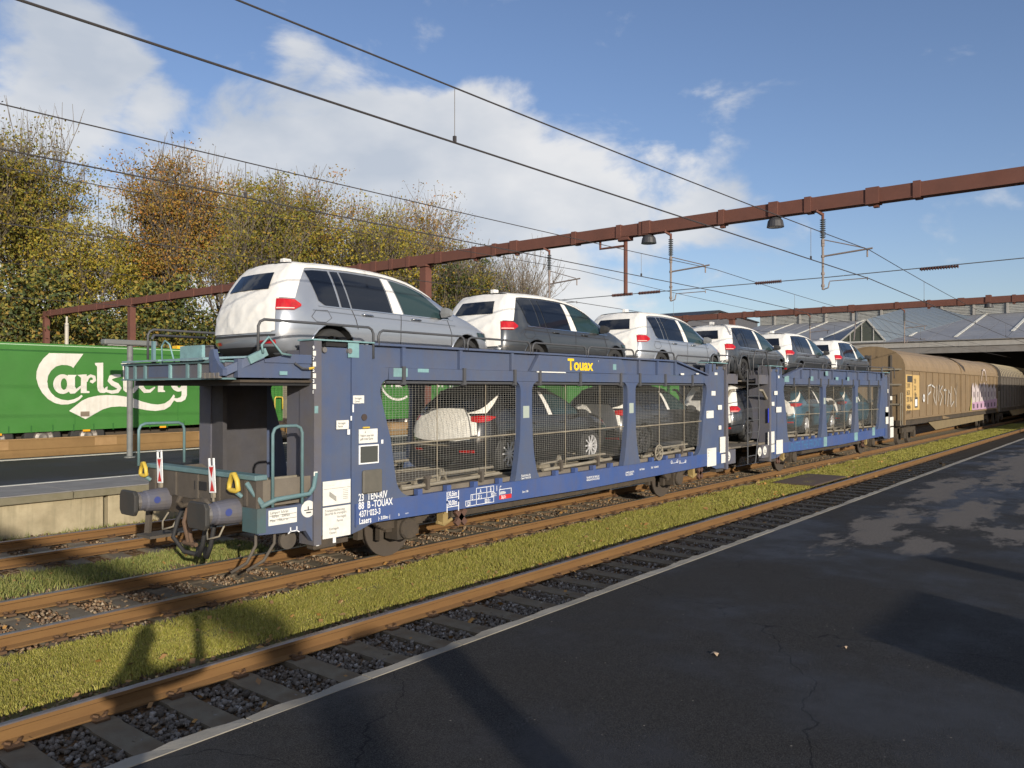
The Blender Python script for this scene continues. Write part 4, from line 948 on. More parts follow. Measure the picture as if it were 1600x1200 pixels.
    for yy in (CW - .78, CW + .78):
        for s in (-.16, .13): mb.box(X(9.0), yy + s, 1.062, X(20.6), yy + s + .03, 1.09)
    mb.each('wheel_guide', TUBE, root)
    # wheel chocks on the lower deck
    for cx in (9.2, 12.6, 15.3, 18.0):
        mb = MB(); mb.box(X(cx), YN + .42, 1.09, X(cx + .5), YN + .50, 1.15); mb.tube([(X(cx), YN + .4, 1.17), (X(cx + .6), YN + .4, 1.20)], .02, 6); mb.bar((X(cx + .5), YN + .4, 1.06), (X(cx + .62), YN + .4, 1.3), .05, .04); mb.bar((X(cx + .74), YN + .4, 1.06), (X(cx + .62), YN + .4, 1.3), .05, .04)
        mb.each('wheel_chock', TUBE, root)
    # inner end: gangway frame and links
    for side in (0, 1):
        y = (lambda d: YN + d) if side == 0 else (lambda d: YF - d)
        mb = MB(); mb.box(X(20.42), y(.0), .62, X(20.95), y(.10), 1.0); mb.build('end_sill', BLUEGREY, root)
        mb = MB(); mb.box(X(20.42), y(.02), 2.79, X(21.15), y(.10), 3.06); mb.build('end_beam', BLUEGREY, root)
        mb = MB(); mb.bar((X(20.42), y(.06), 2.35), (X(20.75), y(.06), 2.6), .06); mb.bar((X(20.75), y(.06), 2.6), (X(21.0), y(.06), 2.62), .06); mb.each('end_strut', TUBE, root)
    return root, X
u1, X1 = unit(False)
u2, X2 = unit(True)
MB().cyl((20.9, CW, .85), (22.9, CW, .85), .09, 10).box(21.2, CW - .5, .9, 22.5, CW + .5, 1.04).build('coupling_bar', UNDER, u1)
mb = MB(); mb.box(21.2, YN + .5, 2.86, 22.55, YF - .5, 2.898); mb.box(21.0, YN + .2, .985, 22.8, YF - .2, 1.03); mb.each('gangway_plate', DECK, u1)
# ladder and loops in the gap
lad = empty('ladder', (0, 0, 0)); lad.parent = u1; lad.location = (21.75 - u1.location.x, YN - CW, 0)
lx0, lz = wp(1168, 725, 9.05)[0], 0
a0 = [wp(1168, q, 9.05) for q in (725, 577)]; b0 = [wp(1180, 723, 9.05), wp(1186, 665, 9.05), wp(1185, 575, 9.05)]
MB().tube([(a0[0][0], 9.05, a0[0][1]), (a0[1][0], 9.05, a0[1][1])], .02, 8).build('stile', DARKTUBE, lad)
MB().tube([(q[0], 9.05, q[1]) for q in b0] + [(b0[2][0] + .10, 9.05, b0[2][1] + .06), (b0[2][0] + .5, 9.05, b0[2][1] + .06)], .02, 8).build('stile', DARKTUBE, lad)
for zz in (.75, 1.08, 1.42, 1.76, 2.10, 2.44, 2.78):
    xb = b0[0][0] + (b0[1][0] - b0[0][0]) * min(1, max(0, (zz - b0[0][1]) / (b0[1][1] - b0[0][1])))
    MB().tube([(a0[0][0], 9.05, zz), (xb, 9.05, zz)], .014, 6).build('rung', DARKTUBE, lad)
for (px0, px1, t_) in ((1140, 1152, 556), (1157, 1170, 553), (1178, 1199, 548)):
    a = wp(px0, t_, 9.0); c = wp(px1, t_, 9.0)
    MB().tube([(a[0] - .05, 9.0, 3.05), (a[0] - .05, 9.0, a[1] - .25), (a[0] + .1, 9.0, a[1]), (c[0] - .1, 9.0, a[1]), (c[0], 9.0, a[1] - .2), (c[0] + .12, 9.0, 3.05)], .02, 8).build('handrail_loop', DARKTUBE, u1, smooth=True)

# ---- lettering and signs on the left unit
def sign(x0, z0, x1, z1, root, m=WHITE, y=YN - .004, name='sign'):
    return MB().box(x0, y, z0, x1, y + .006, z1).build(name, m, root)
def psign(px0, py0, px1, py1, root=None, m=WHITE, y=YN - .004, name='sign'):
    a = wp(px0, py0, y); b = wp(px1, py1, y); return sign(a[0], b[1], b[0], a[1], root or u1, m, y, name)
s = sign(7.03, 1.02, 7.52, 1.36, u1)
mb = MB()
for k in range(6): mb.bar((7.14, YN - .0075, 1.21 - k * .012), (7.26, YN - .0075, 1.13 - k * .012), .004); mb.box(7.38, YN - .0085, 1.22 - k * .026, 7.47, YN - .0065, 1.224 - k * .026)
mb.box(7.04, YN - .0085, 1.25, 7.51, YN - .0065, 1.253); mb.each('diagram', BLACKL, s)
text('- - -   - - -', 7.12, 1.29, YN - .007, .035, BLACKL, s)
s = sign(7.03, .56, 7.52, .995, u1)
text('Transportsicherung\nSécurité du transport', 7.06, .93, YN - .007, .052, BLACKL, s, sx=.85, line=.85)
text('Verriegelt\nFermé', 7.27, .83, YN - .007, .05, BLACKL, s, sx=.85, line=1.1)
text('Entriegelt\nOuvert', 7.14, .67, YN - .007, .05, BLACKL, s, sx=.85, line=1.1)
def small(px0, py0, px1, py1, body, size=.045, **k):
    s = psign(px0, py0, px1, py1, **k); a = wp(px0, py0, YN)
    if body: text(body, a[0] + .02, a[1] - size * 1.25, YN - .0075, size, BLACKL, s, sx=.75, line=.95)
    return s
small(552, 618, 569, 630, 'Entriegelt\nOuvert', .045); small(526, 657, 545, 670, 'Verriegelt\nFermé', .045)
small(561, 671, 590, 691, '        4\nYellow zone belt\ngelb zone Gurte', .05)
fr = psign(561, 696, 592, 723, m=WHITEL); a = wp(563, 698, YN); b = wp(590, 721, YN)
MB().box(a[0], YN - .008, b[1], b[0], YN - .0045, a[1]).build('slate', mat('dark_chalk_slate', (.06, .065, .06), .7), fr)
a = wp(565, 735, YN); b = wp(595, 768, YN)
bx = MB().box(a[0], YN - .05, b[1], b[0], YN + .004, a[1]).build('card_box', mat('dusty_card_box', (.10, .095, .08), .6, dirt=.4, dirtcol=(.2, .18, .15)), u1, bevel=.02)
for (q, w_) in (((551, 632, 553, 644), WHITEL), ((548, 650, 550, 657), WHITEL), ((543, 671, 547, 679), WHITEL), ((596, 687, 599, 693), WHITEL)): psign(*q, m=w_, name='marker')
mb = MB(); a = wp(569, 652, YN); mb.cyl((a[0], YN - .012, a[1]), (a[0], YN + .01, a[1]), .05, 12); mb.build('rust_scar', mat('rust_scar_mark', (.06, .045, .04), .9), u1)
a = wp(571, 668, YN); MB().tube([(a[0] - .06, YN - .02, a[1]), (a[0] + .06, YN - .02, a[1])], .014, 8).build('brass_latch', YELLH, u1)
# level numbers on the tower edge
for k, ch in enumerate('9', 0) if False else []: pass
for k, (pz, ch) in enumerate(((543, '9'), (560, '7'), (578, '5'), (595, '3'), (612, 'I'))):
    a = wp(491, pz + 3, YN - .03); text(ch, a[0] - .03, a[1], YN - .033, .07, WHITEL, u1, 'level_number', sx=.9, bold=.03)
    if k < 4: sign(a[0] - .025, a[1] - .085 - .0, a[0] + .025, a[1] - .02, u1, y=YN - .036, name='level_mark')
a = wp(492, 640, YN); sign(a[0] - .03, a[1] - .05, a[0] + .03, a[1] + .05, u1, TEALP, YN - .036, 'marker')
a = wp(491, 740, YN); sign(a[0] - .03, a[1] - .03, a[0] + .03, a[1] + .03, u1, WHITE, YN - .036, 'marker')
# teal repair patches
for q in ((544, 535, 561, 559), (615, 575, 637, 589), (653, 576, 670, 582), (437, 580, 449, 586)): psign(*q, m=TEALP, name='paint_patch')
for q in ((839, 580, 884, 583), ): psign(*q, m=WHITE, name='paint_patch', y=YN - .022)
# the long number
for body, px, py, sz in (('23  TEN-RIV', 560, 784, .148), ('88  B -TOUAX', 560, 797, .148), ('4371 023-3', 561, 809, .125), ('Laaers', 561, 820, .125)):
    a = wp(px, py, YN); text(body, a[0], a[1] + .01, YN - .004, sz, WHITEL, u1, 'wagon_number', sx=.72, bold=.018)
a = wp(576, 798, YN); sign(a[0] + .0, a[1] - .012, a[0] + .07, a[1] - .0, u1, WHITEL, YN - .004, 'underline')
a = wp(591, 812, YN); text('⊢ 3.00m ⊣'.replace('⊢', '|-').replace('⊣', '-|'), a[0], a[1], YN - .004, .07, WHITEL, u1, 'lettering', sx=.8, bold=.02)
for (px, py, body, sz) in ((622, 806, 'A', .06), (633, 804, '▬▬▬'.replace('▬', '='), .05)):
    a = wp(px, py, YN); text(body, a[0], a[1], YN - .004, sz, WHITEL, u1, 'lettering')
# length marks
for py, body in ((776, '30,56m'), (790, '30,00m')):
    a = wp(700, py, YN); text(body, a[0], a[1], YN - .004, .115, WHITEL, u1, 'lettering', sx=.62, bold=.02)
    fx = MB(); b = wp(716, py, YN); fx.box(a[0] - .03, YN - .004, a[1] - .11, a[0] - .015, YN + .001, a[1] + .08); fx.box(b[0], YN - .004, a[1] - .11, b[0] + .015, YN + .001, a[1] + .08); fx.box(a[0] - .014, YN - .004, a[1] - .03, b[0] - .001, YN + .001, a[1] - .018); fx.each('length_mark', WHITEL, u1)
# load table
t0 = wp(733, 782, YN)[0]; t1 = wp(744, 775, YN)[0]; t2_ = wp(755, 770, YN)[0]; t3 = wp(771, 760, YN)[0]
zT, zA, zB, zC = .955, .86, .765, .675
def line(x0, z0, x1, z1): return (x0, YN - .004, z0, x1, YN + .001, z1)
mb = MB(); lw = .009
for (za, xa) in ((zT, t1), (zA, t1 - .14), (zB, t1 - .27), (zC, t1 - .27)): mb.box(*line(xa, za, t3, za + lw))
for (xa, za, zb_) in ((t1, zT, zC), (t3, zT + lw, zC), (t1 - .14, zA, zB), (t1 - .27, zB, zC), (t1 + .27, zT, zB), (t1 + .54, zT, zA)): mb.box(*line(xa, zb_, xa + lw, za))
mb.each('load_table', WHITEL, u1)
for (xx, zz, b_) in ((t1 + .09, .872, 'A'), (t1 + .36, .872, 'B'), (t1 + .62, .872, 'C'), (t1 - .11, .778, 'S'), (t1 + .04, .778, '21 t'), (t1 + .38, .778, '30,0 t'), (t1 - .24, .686, '120'), (t1 + .22, .686, '00,0 t')):
    text(b_, xx, zz, YN - .004, .10, WHITEL, u1, 'lettering', sx=.62, bold=.02)
a = wp(780, 775, YN); b = wp(795, 765, YN)
s = MB().box(a[0], YN - .0035, .70, a[0] + .34, YN + .001, .775).build('red_panel', REDL, u1); text('36,0 t', a[0] + .05, .71, YN - .0045, .085, WHITEL, s, sx=.65, bold=.02)
mb = MB(); mb.box(a[0], YN - .0035, .87, a[0] + .34, YN + .001, .88); mb.box(a[0], YN - .0035, .776, a[0] + .01, YN + .001, .87); mb.box(a[0] + .33, YN - .0035, .776, a[0] + .34, YN + .001, .87); mb.each('frame_mark', WHITEL, u1)
text('60000kg', a[0] + .02, .79, YN - .004, .075, WHITEL, u1, sx=.62, bold=.02)
for (px, py, body, sz) in ((813, 745, 'TOUAX RAIL LTD\nOwner TOUAX SA', .05), (816, 770, 'Dom 1 CRR', .05), (916, 748, 'TRANSPORT DE VEHICULES\nVEHICLES NON ACCOUPLES', .055), (977, 740, 'CHARGE A REPARTIR\nTOUT LES ESSIEUX', .055), (999, 735, 'MAX 5000KG', .055), (1017, 732, 'SERIE    CHEMIN FER', .055)):
    a = wp(px, py, YN); text(body, a[0], a[1], YN - .004 - (.016 if px < 850 and py < 760 else 0), sz, WHITEL, u1, 'lettering', sx=.7, bold=.015, line=.9)
for px in (1049, 1062):
    a = wp(px, 724, YN); mb = MB(); mb.tube([(a[0] + .06 * i, YN - .003, a[1] + (.03 if i in (0, 5) else 0)) for i in range(6)], .006, 4); mb.lathe([(.028, 0), (.04, 0)], (a[0], YN - .004, a[1] + .03), 'y', 10); mb.lathe([(.028, 0), (.04, 0)], (a[0] + .3, YN - .004, a[1] + .03), 'y', 10); mb.each('axle_mark', WHITEL, u1)
# raised name panel
pn = MB(); poly = [(11.75, 2.978), (15.2, 2.978), (14.95, 3.285), (12.0, 3.285)]; pn.prism(poly, YN - .02, YN + .05); pan = pn.build('name_panel', BLUE, u1)
text('Touax', 12.93, 3.03, YN - .024, .31, YELL, pan, 'name_lettering', sx=1.1, bold=.032); text("'", 14.02, 3.14, YN - .024, .14, WHITEL, pan, 'name_mark')
psign(958, 569, 963, 578, m=TEALP, y=YN - .026, name='paint_patch')
# signs near the inner end of the left unit
for q in ((1125, 683, 1138, 706), (1127, 710, 1137, 722)): small(*q, None)
for q, bd in (((1105, 701, 1119, 727), 'Transport\n\nFermé\n\nOuvert'), ((1104, 642, 1115, 653), '4-4-3'), ((1112, 611, 1118, 618), None), ((1122, 633, 1128, 640), None), ((1117, 582, 1121, 586), None), ((1123, 665, 1127, 671), None), ((1088, 583, 1092, 585), None), ((1064, 583, 1069, 586), None)):
    small(*q, bd, size=.04)
def disc(px, py, r, root=u1, y=YN - .006, sm=True):
    a = wp(px, py, y); o = MB().lathe([(0, 0), (r, 0), (r, .008)], (a[0], y, a[1]), 'y', 24).build('round_sign', WHITE, root)
    if sm:
        mb = MB(); mb.box(a[0] - r * .6, y - .003, a[1] - .02, a[0] + r * .6, y - .001, a[1] - .008); mb.box(a[0] - .01, y - .003, a[1] - .008, a[0] + .006, y - .001, a[1] + r * .3); mb.box(a[0] - r * .3, y - .003, a[1] - r * .5, a[0] + r * .4, y - .001, a[1] - r * .35); mb.build('symbol', BLACKL, o)
    return o
disc(1138, 713, .13)
disc(1187, 706, .13, u2); disc(1195, 704, .13, u2)
# right unit signs
for q in ((1200, 675, 1210, 694), (1203, 694, 1210, 706), (1213, 688, 1223, 708), (1210, 611, 1215, 617), (1206, 628, 1210, 634), (1213, 636, 1221, 644), (1216, 587, 1218, 591), (1384, 644, 1388, 651), (1390, 652, 1396, 665), (1391, 668, 1396, 683), (1387, 608, 1390, 614), (1391, 619, 1394, 625), (1384, 636, 1389, 662)):
    psign(*q, root=u2, name='sign')
psign(1200, 638, 1205, 660, root=u2, m=mat('bright_blue_sticker', (.02, .04, .5), .5), name='sticker')
for q in ((1226, 587, 1233, 597), (1267, 588, 1271, 595), (1306, 589, 1310, 594), (1324, 589, 1327, 595), (1290, 580, 1294, 587), (1287, 683, 1292, 697), (1335, 676, 1340, 688), (1363, 668, 1367, 680)):
    psign(*q, root=u2, m=TEALP, name='paint_patch')
LB = mat('light_blue_graffiti_paint', (.05, .17, .34), .6)
a = wp(1232, 705, YN); text('UNITE THE FRONT', a[0], .70, YN - .004, .36, LB, u2, 'graffiti_lettering', sx=1.0)

# ---- open left end of the front unit
EX = 6.0
mb = MB(); mb.prismx([(9.12, 1.10), (11.94, 1.10), (11.94, 1.46), (9.12, 1.46)], EX, EX + .10); mb.build('headstock', DIRTY, u1)
MB().box(EX - .03, 9.10, 1.462, EX + .16, 11.96, 1.53).build('headstock_top', TEAL, u1, bevel=.01)
mb = MB()
for yy in (9.3, 9.95, 10.5, 11.1, 11.7): mb.box(EX - .03, yy, 1.12, EX - .002, yy + .06, 1.455)
mb.each('headstock_rib', DIRTY, u1)
MB().box(EX - .012, 10.3, 1.24, EX + .02, 10.62, 1.36).build('dark_slot', BLACK, u1)
mb = MB(); mb.box(EX + .02, 9.14, .86, EX + .5, 11.92, 1.095); mb.build('buffer_beam', UNDER, u1)
mb = MB(); mb.box(EX + .101, 9.2, 1.10, 7.6, 11.86, 1.16); mb.build('end_platform', DECK, u1)
mb = MB(); mb.prismx([(9.13, 1.16), (9.3, 1.16), (9.3, 1.40), (9.13, 1.46)], EX + .101, EX + 1.0); mb.prismx([(11.93, 1.16), (11.76, 1.16), (11.76, 1.40), (11.93, 1.46)], EX + .101, EX + 1.0); mb.each('platform_kerb', DECK, u1)
MB().box(7.6, YN + .75, 1.061, 11.0, YF - .75, 1.075).build('ramp_plate', DECK, u1)
for yy in (9.6, 11.46):
    bf = empty('buffer', (EX - u1.location.x, yy - CW, 1.02)); bf.parent = u1
    mb = MB(); mb.lathe([(.10, 0), (.135, .02), (.135, .10), (.15, .12), (.17, .34), (.17, .62)], (EX - .42, yy, 1.03), 'x', 20); mb.build('buffer_casing', BLUEGREY, bf, smooth=False)
    mb = MB(); mb.cyl((EX - .50, yy, 1.03), (EX - .40, yy, 1.03), .13, 18); mb.build('plunger', STEEL, bf)
    mb = MB(); poly = [(yy - .23, 1.03 - .11), (yy - .18, 1.03 - .175), (yy + .18, 1.03 - .175), (yy + .23, 1.03 - .11), (yy + .23, 1.03 + .11), (yy + .18, 1.03 + .175), (yy - .18, 1.03 + .175), (yy - .23, 1.03 + .11)]
    mb.prismx(poly, EX - .56, EX - .50); mb.build('buffer_head', mat('greasy_buffer_face', (.035, .036, .036), .55, dirt=.4), bf, bevel=.012)
    MB().lathe([(0, 0), (.05, .0)], (EX - .2, yy - .172, 1.05), 'y', 12).build('blue_dab', mat('blue_dab_paint', (.04, .06, .22), .6), bf)
# draw hook, screw coupling, hoses, steps
mb = MB(); mb.box(EX - .12, CW - .07, 1.0, EX + .05, CW + .07, 1.12); mb.tube([(EX - .1, CW, 1.05), (EX - .24, CW, 1.04), (EX - .30, CW, 1.10), (EX - .26, CW, 1.17)], .035, 8); mb.build('draw_hook', UNDER, u1)
mb = MB(); mb.lathe([(0, 0), (.15, .01), (.17, .05), (.15, .1)], (EX - .06, CW - .18, .98), 'x', 16); mb.build('cable_drum', DIRTY, u1)
mb = MB(); mb.tube([(EX - .12, CW - .06, 1.0), (EX - .16, CW - .05, .82), (EX - .14, CW - .04, .6), (EX - .10, CW - .04, .46)], .028, 8); mb.tube([(EX - .12, CW + .06, 1.0), (EX - .18, CW + .06, .8), (EX - .12, CW + .04, .5)], .028, 8); mb.cyl((EX - .12, CW - .16, .5), (EX - .12, CW + .16, .5), .03, 8); mb.build('screw_coupling', mat('rusty_coupling', (.12, .075, .05), .8, dirt=.4), u1)
for i, (yy, sg) in enumerate(((10.9, -1), (10.15, 1), (9.95, 1))):
    MB().tube([(EX, yy, .98), (EX - .10, yy, .80), (EX - .16, yy - sg * .02, .55), (EX - .1, yy + sg * .18, .36), (EX - .02, yy + sg * .36, .34), (EX + .05, yy + sg * .46, .42)], .032, 8).build('brake_hose', RUBBER, u1, smooth=True)
MB().tube([(EX + .1, 9.28, .86), (EX + .08, 9.25, .6), (EX - .02, 9.3, .38), (EX - .20, 9.38, .27)], .022, 8).build('grey_hose', DIRTY, u1, smooth=True)
MB().tube([(EX + .35, 9.22, .86), (EX + .33, 9.2, .6), (EX + .2, 9.25, .38), (EX + .0, 9.33, .27)], .022, 8).build('grey_hose', DIRTY, u1, smooth=True)
for yy in (9.75, 10.95):
    MB().tube([(EX - .04, yy, .88), (EX - .16, yy - .03, .70), (EX - .18, yy + .22, .63), (EX - .1, yy + .38, .72), (EX - .02, yy + .36, .85)], .014, 6).build('shunter_grip', TUBE, u1, smooth=True)
mb = MB(); mb.bar((EX + .02, 11.92, 1.1), (EX - .0, 11.98, .42), .05, .09); mb.box(EX - .14, 11.62, .43, EX + .32, 12.02, .47); mb.build('foot_step', DIRTY, u1)
mb = MB(); mb.box(EX + .9, YN + .02, .42, EX + 1.3, YN + .2, .62); mb.build('junction_box', UNDER, u1, bevel=.02)
for sx_ in (EX + .93, EX + 1.22): sign(sx_, .48, sx_ + .05, .56, u1, WHITEL, YN + .012, 'marker')
mb = MB(); mb.lathe([(0, 0), (.13, .01), (.13, .06)], (EX + .65, YN + .25, .58), 'y', 20); mb.build('oval_plate', DIRTY, u1)
# corner sill with load plates
mb = MB(); mb.prism([(EX + .02, 1.09), (EX + .02, .76), (6.75, .72), (6.9, .5), (6.98, .5), (6.98, 1.32)] + arc(6.62, 1.37, .28, -20, -90, 4), YN + .005, YN + .09); mb.build('corner_plate', BLUE, u1)
MB().box(EX - .01, YN - .0, .78, EX + .12, YN + .34, 1.10).build('corner_block', mat('dull_teal_corner', (.06, .115, .13), .6, dirt=.5), u1)
s = sign(6.16, .86, 6.60, 1.06, u1, y=YN - .002); text('Lampert Schran\n  90Nm   200Nm\nMax.  150cm m', 6.18, 1.01, YN - .0045, .052, BLACKL, s, sx=.85, line=1.0)
mb = MB(); mb.box(6.17, YN - .0045, .985, 6.59, YN - .003, .99); mb.box(6.17, YN - .0045, .925, 6.59, YN - .003, .93); mb.each('table_lines', BLACKL, s)
disc(482, 795, .115, u1, YN - .002)
mb = MB()
for dx in (0, .1): mb.bar((6.50 + dx, YN - .0, .80), (6.50 + dx, YN - .0, .74), .012)
mb.bar((6.46, YN, .72), (6.50, YN, .745), .012); mb.bar((6.60, YN, .745), (6.64, YN, .72), .012); mb.bar((6.50, YN, .745), (6.60, YN, .745), .012); mb.each('jacking_mark', WHITEL, u1)
# teal handrails of the lower platform
def arch(x0, x1, yy, zb, zt, m, r=.022, name='handrail', rad=.10, parent=None):
    pts = [(x0, yy, zb), (x0, yy, zt - rad), (x0 + rad * .3, yy, zt - rad * .3), (x0 + rad, yy, zt), (x1 - rad, yy, zt), (x1 - rad * .3, yy, zt - rad * .3), (x1, yy, zt - rad), (x1, yy, zb)]
    return MB().tube(pts, r, 8).build(name, m, parent or u1, smooth=True)
xa, xb = wp(425, 720, YN)[0], wp(471, 720, YN)[0]
arch(xa, xb, YN - .02, 1.10, 2.16, TEAL)
xa, xb = wp(217, 700, 11.95)[0], wp(288, 700, 11.95)[0]
arch(xa, xb, 11.95, 1.50, 2.13, TEAL)
MB().tube([(6.05, YN + .01, 1.12), (6.25, YN - .03, 1.20), (6.78, YN - .03, 1.22), (6.86, YN - .02, 1.30), (6.9, YN - .02, 1.5)], .033, 8).build('foot_rail', TEAL, u1, smooth=True)
MB().tube([(5.98, 9.3, 1.42), (6.02, 9.18, 1.28), (6.08, 9.10, 1.15)], .035, 8).build('lever_rod', TEAL, u1)
MB().box(6.2, 9.4, 1.40, 7.0, 9.46, 1.45).build('latch_bar', TUBE, u1); MB().cyl((6.95, 9.36, 1.38), (6.95, 9.36, 1.56), .035, 8).build('latch_pin', TUBE, u1)
# tail boards and yellow grips
def tailboard(yy, zc, tilt):
    t = empty('tail_signal_board', (EX - .06, yy, zc - .3), None, None); t.parent = None
    tag(t, 'red and white tail board on the wagon end, ' + ('left one by the smaller yellow grip' if yy > 10.8 else 'right one beside the right yellow grip'), 'tail board', 'tail boards on the wagon end')
    xf = Matrix.Translation((EX - .06, yy, zc)) @ Matrix.Rotation(tilt, 4, 'X')
    MB().box(-.012, -.075, -.20, 0, .075, .17).xf(xf).build('board', WHITEL, t)
    MB().add([(-.0145, -.055, .15), (-.0145, .055, .15), (-.0145, 0, .0)], [(0, 1, 2)]).add([(-.0145, -.055, -.18), (-.0145, .055, -.18), (-.0145, 0, -.02)], [(0, 1, 2)]).xf(xf).each('red_triangles', REDL, t)
    mb = MB(); mb.bar((-.006, -.055, .17), (-.006, -.055, .27), .022); mb.bar((-.006, .055, .17), (-.006, .055, .27), .022)
    if yy > 10.8: mb.bar((-.006, -.066, .27), (-.006, .066, .27), .022)
    mb.xf(xf).each('carrying_fork', WHITEL, t)
    MB().box(-.02, -.03, -.27, .02, .03, -.2).cyl((0, 0, -.27), (0, 0, -.32), .018, 8).xf(xf).build('bracket', TUBE, t)
tailboard(11.48, 1.47, -.06); tailboard(10.06, 1.44, -.08)
def grip(yy, zc, s_, label):
    rg = [(EX - .09, yy + a * s_, zc + b * s_) for a, b in ((-.12, -.09), (-.09, .03), (-.02, .12), (.03, .12), (.10, -.02), (.11, -.09), (.05, -.11), (-.06, -.11))]
    MB().tube(rg, .036 * s_, 8, closed=True).build('yellow_grip', YELLH, u1, smooth=True)
    MB().tube([(EX - .07, yy, zc - .12 * s_), (EX, yy - .06, zc - .2 * s_)], .03, 8).build('grip_rod', TEAL, u1)
grip(11.93, 1.44, .82, ''); grip(9.50, 1.42, .95, '')
# upper deck end machinery
mb = MB(); mb.box(5.60, 9.2, 2.80, 5.72, 11.9, 3.0); mb.build('end_cross_beam', BLUEGREY, u1)
mb = MB(); mb.box(5.56, 9.2, 2.99, 5.80, 11.9, 3.02); mb.box(5.56, 9.2, 2.775, 5.76, 11.9, 2.798); mb.each('end_beam_flange', TEAL, u1)
MB().box(5.598, 10.6, 2.82, 5.599, 11.15, 2.98).build('paint_patch', BLUE, u1)
for yy, m_ in ((9.3, TEAL), (9.75, TEALP), (10.05, TEAL), (10.5, TEALP), (11.2, TEAL), (11.5, TEAL), (11.75, TEALP)): MB().box(5.57, yy, 2.80, 5.597, yy + .05, 2.988).build('beam_stiffener', m_, u1)
mb = MB(); mb.prismx([(9.1, 2.77), (9.6, 2.77), (9.6, 2.74), (9.1, 2.74)], 5.75, 6.9); mb.build('deck_end_frame', UNDER, u1)
MB().box(5.78, 9.15, 2.70, 7.4, 11.92, 2.775).build('deck_underside_box', BLACK, u1)
MB().box(5.72, 9.10, 2.80, 6.84, 9.19, 3.04).build('end_side_beam', BLUE, u1)
MB().box(5.72, 11.87, 2.80, 6.84, 11.96, 3.04).build('end_side_beam', BLUEGREY, u1)
MB().prism([(6.84, 3.0), (6.84, 3.12), (6.5, 3.12), (6.1, 3.04), (6.1, 3.0)], 9.08, 9.14).build('end_gusset', BLUE, u1)
FLAP = mat('scraped_teal_flap', (.22, .40, .42), .6, noise=.4, nscale=7, col2=(.15, .19, .27), dirt=.45, dirtcol=(.22, .2, .15))
for (y0, y1, t_) in ((9.55, 10.6, .10), (10.7, 11.75, .06)):
    mb = MB(); v = [(5.5, y0, 3.03), (6.25, y0 + .03, 3.05 + t_ * .3), (6.25, y1, 3.06 + t_ * .3), (5.5, y1, 3.03)]; mb.add(v + [(a, b, c + .025) for a, b, c in v], [(0, 3, 2, 1), (4, 5, 6, 7), (0, 1, 5, 4), (1, 2, 6, 5), (2, 3, 7, 6), (3, 0, 4, 7)]); mb.build('loading_flap', FLAP, u1)
mb = MB(); mb.prismx([(9.12, 2.82), (9.30, 2.82), (9.42, 2.88), (9.44, 3.10), (9.40, 3.16), (9.34, 3.16), (9.30, 3.05), (9.2, 2.95), (9.12, 2.90)], 5.52, 5.58); mb.build('hinge_bracket', BLUE, u1)
mb = MB(); mb.bar((5.55, 9.18, 2.86), (6.05, 9.06, 3.10), .05, .10); mb.build('hinge_arm', BLUE, u1)
mb = MB(); mb.bar((5.85, 9.07, 3.02), (6.1, 9.06, 3.14), .06, .10); mb.build('hinge_arm_patch', TEALP, u1)
mb = MB()
for k in range(4): mb.box(5.51, 9.2 + k * .11, 2.79, 5.56, 9.27 + k * .11, 2.86)
mb.each('hinge_eye', STEEL, u1)
for k, yy in enumerate((9.65, 10.62)):
    mb = MB(); mb.box(6.1, yy, 3.05, 6.15, yy + .6, 3.28) if k else mb.box(6.15, yy, 3.05, 6.2, yy + .35, 3.1); mb.build('end_stop_plate', TEALP if k else BLUEGREY, u1)
MB().tube([(5.95, 11.45, 3.04), (5.93, 11.43, 3.28), (5.93, 11.33, 3.36), (5.93, 11.2, 3.30), (5.95, 11.1, 3.04)], .012, 6).build('wire_loop', TEALP, u1, smooth=True)
MB().box(5.9, 11.62, 3.04, 5.94, 11.68, 3.36).build('end_stanchion', TEAL, u1)
MB().tube([(5.92, 11.7, 3.40), (6.0, 11.8, 3.46), (6.9, 11.9, 3.47)], .02, 8).build('handrail_loop', DARKTUBE, u1, smooth=True)
a = wp(455, 558, 9.0); mb = MB(); mb.tube([(6.02, 9.0, 3.12), (6.0, 9.0, 3.22), (6.1, 9.0, 3.33), (6.3, 9.0, 3.12), (6.45, 9.0, 3.10)], .016, 6); mb.build('teal_lever', TEALP, u1, smooth=True)
MB().tube([(6.55, 9.06, 3.0), (6.66, 9.04, 2.93), (6.76, 9.04, 2.93)], .016, 6).build('latch_rod', DARKTUBE, u1); MB().tube([(6.761, 9.04, 2.93), (6.84, 9.03, 2.945)], .017, 6).build('yellow_tip', YELLH, u1)
# hand wheel on the sill
a = wp(1029, 707, 9.03); hw = MB(); hw.tube([(a[0] + .17 * math.cos(t), 9.02, a[1] + .17 * math.sin(t)) for t in [2 * math.pi * i / 20 for i in range(20)]], .018, 6, closed=True)
for i in range(4): hw.bar((a[0], 9.02, a[1]), (a[0] + .16 * math.cos(i * math.pi / 2 + .4), 9.02, a[1] + .16 * math.sin(i * math.pi / 2 + .4)), .02)
hw.cyl((a[0], 9.0, a[1]), (a[0], 9.1, a[1]), .03, 8); hw.build('hand_wheel', TUBE, u1)
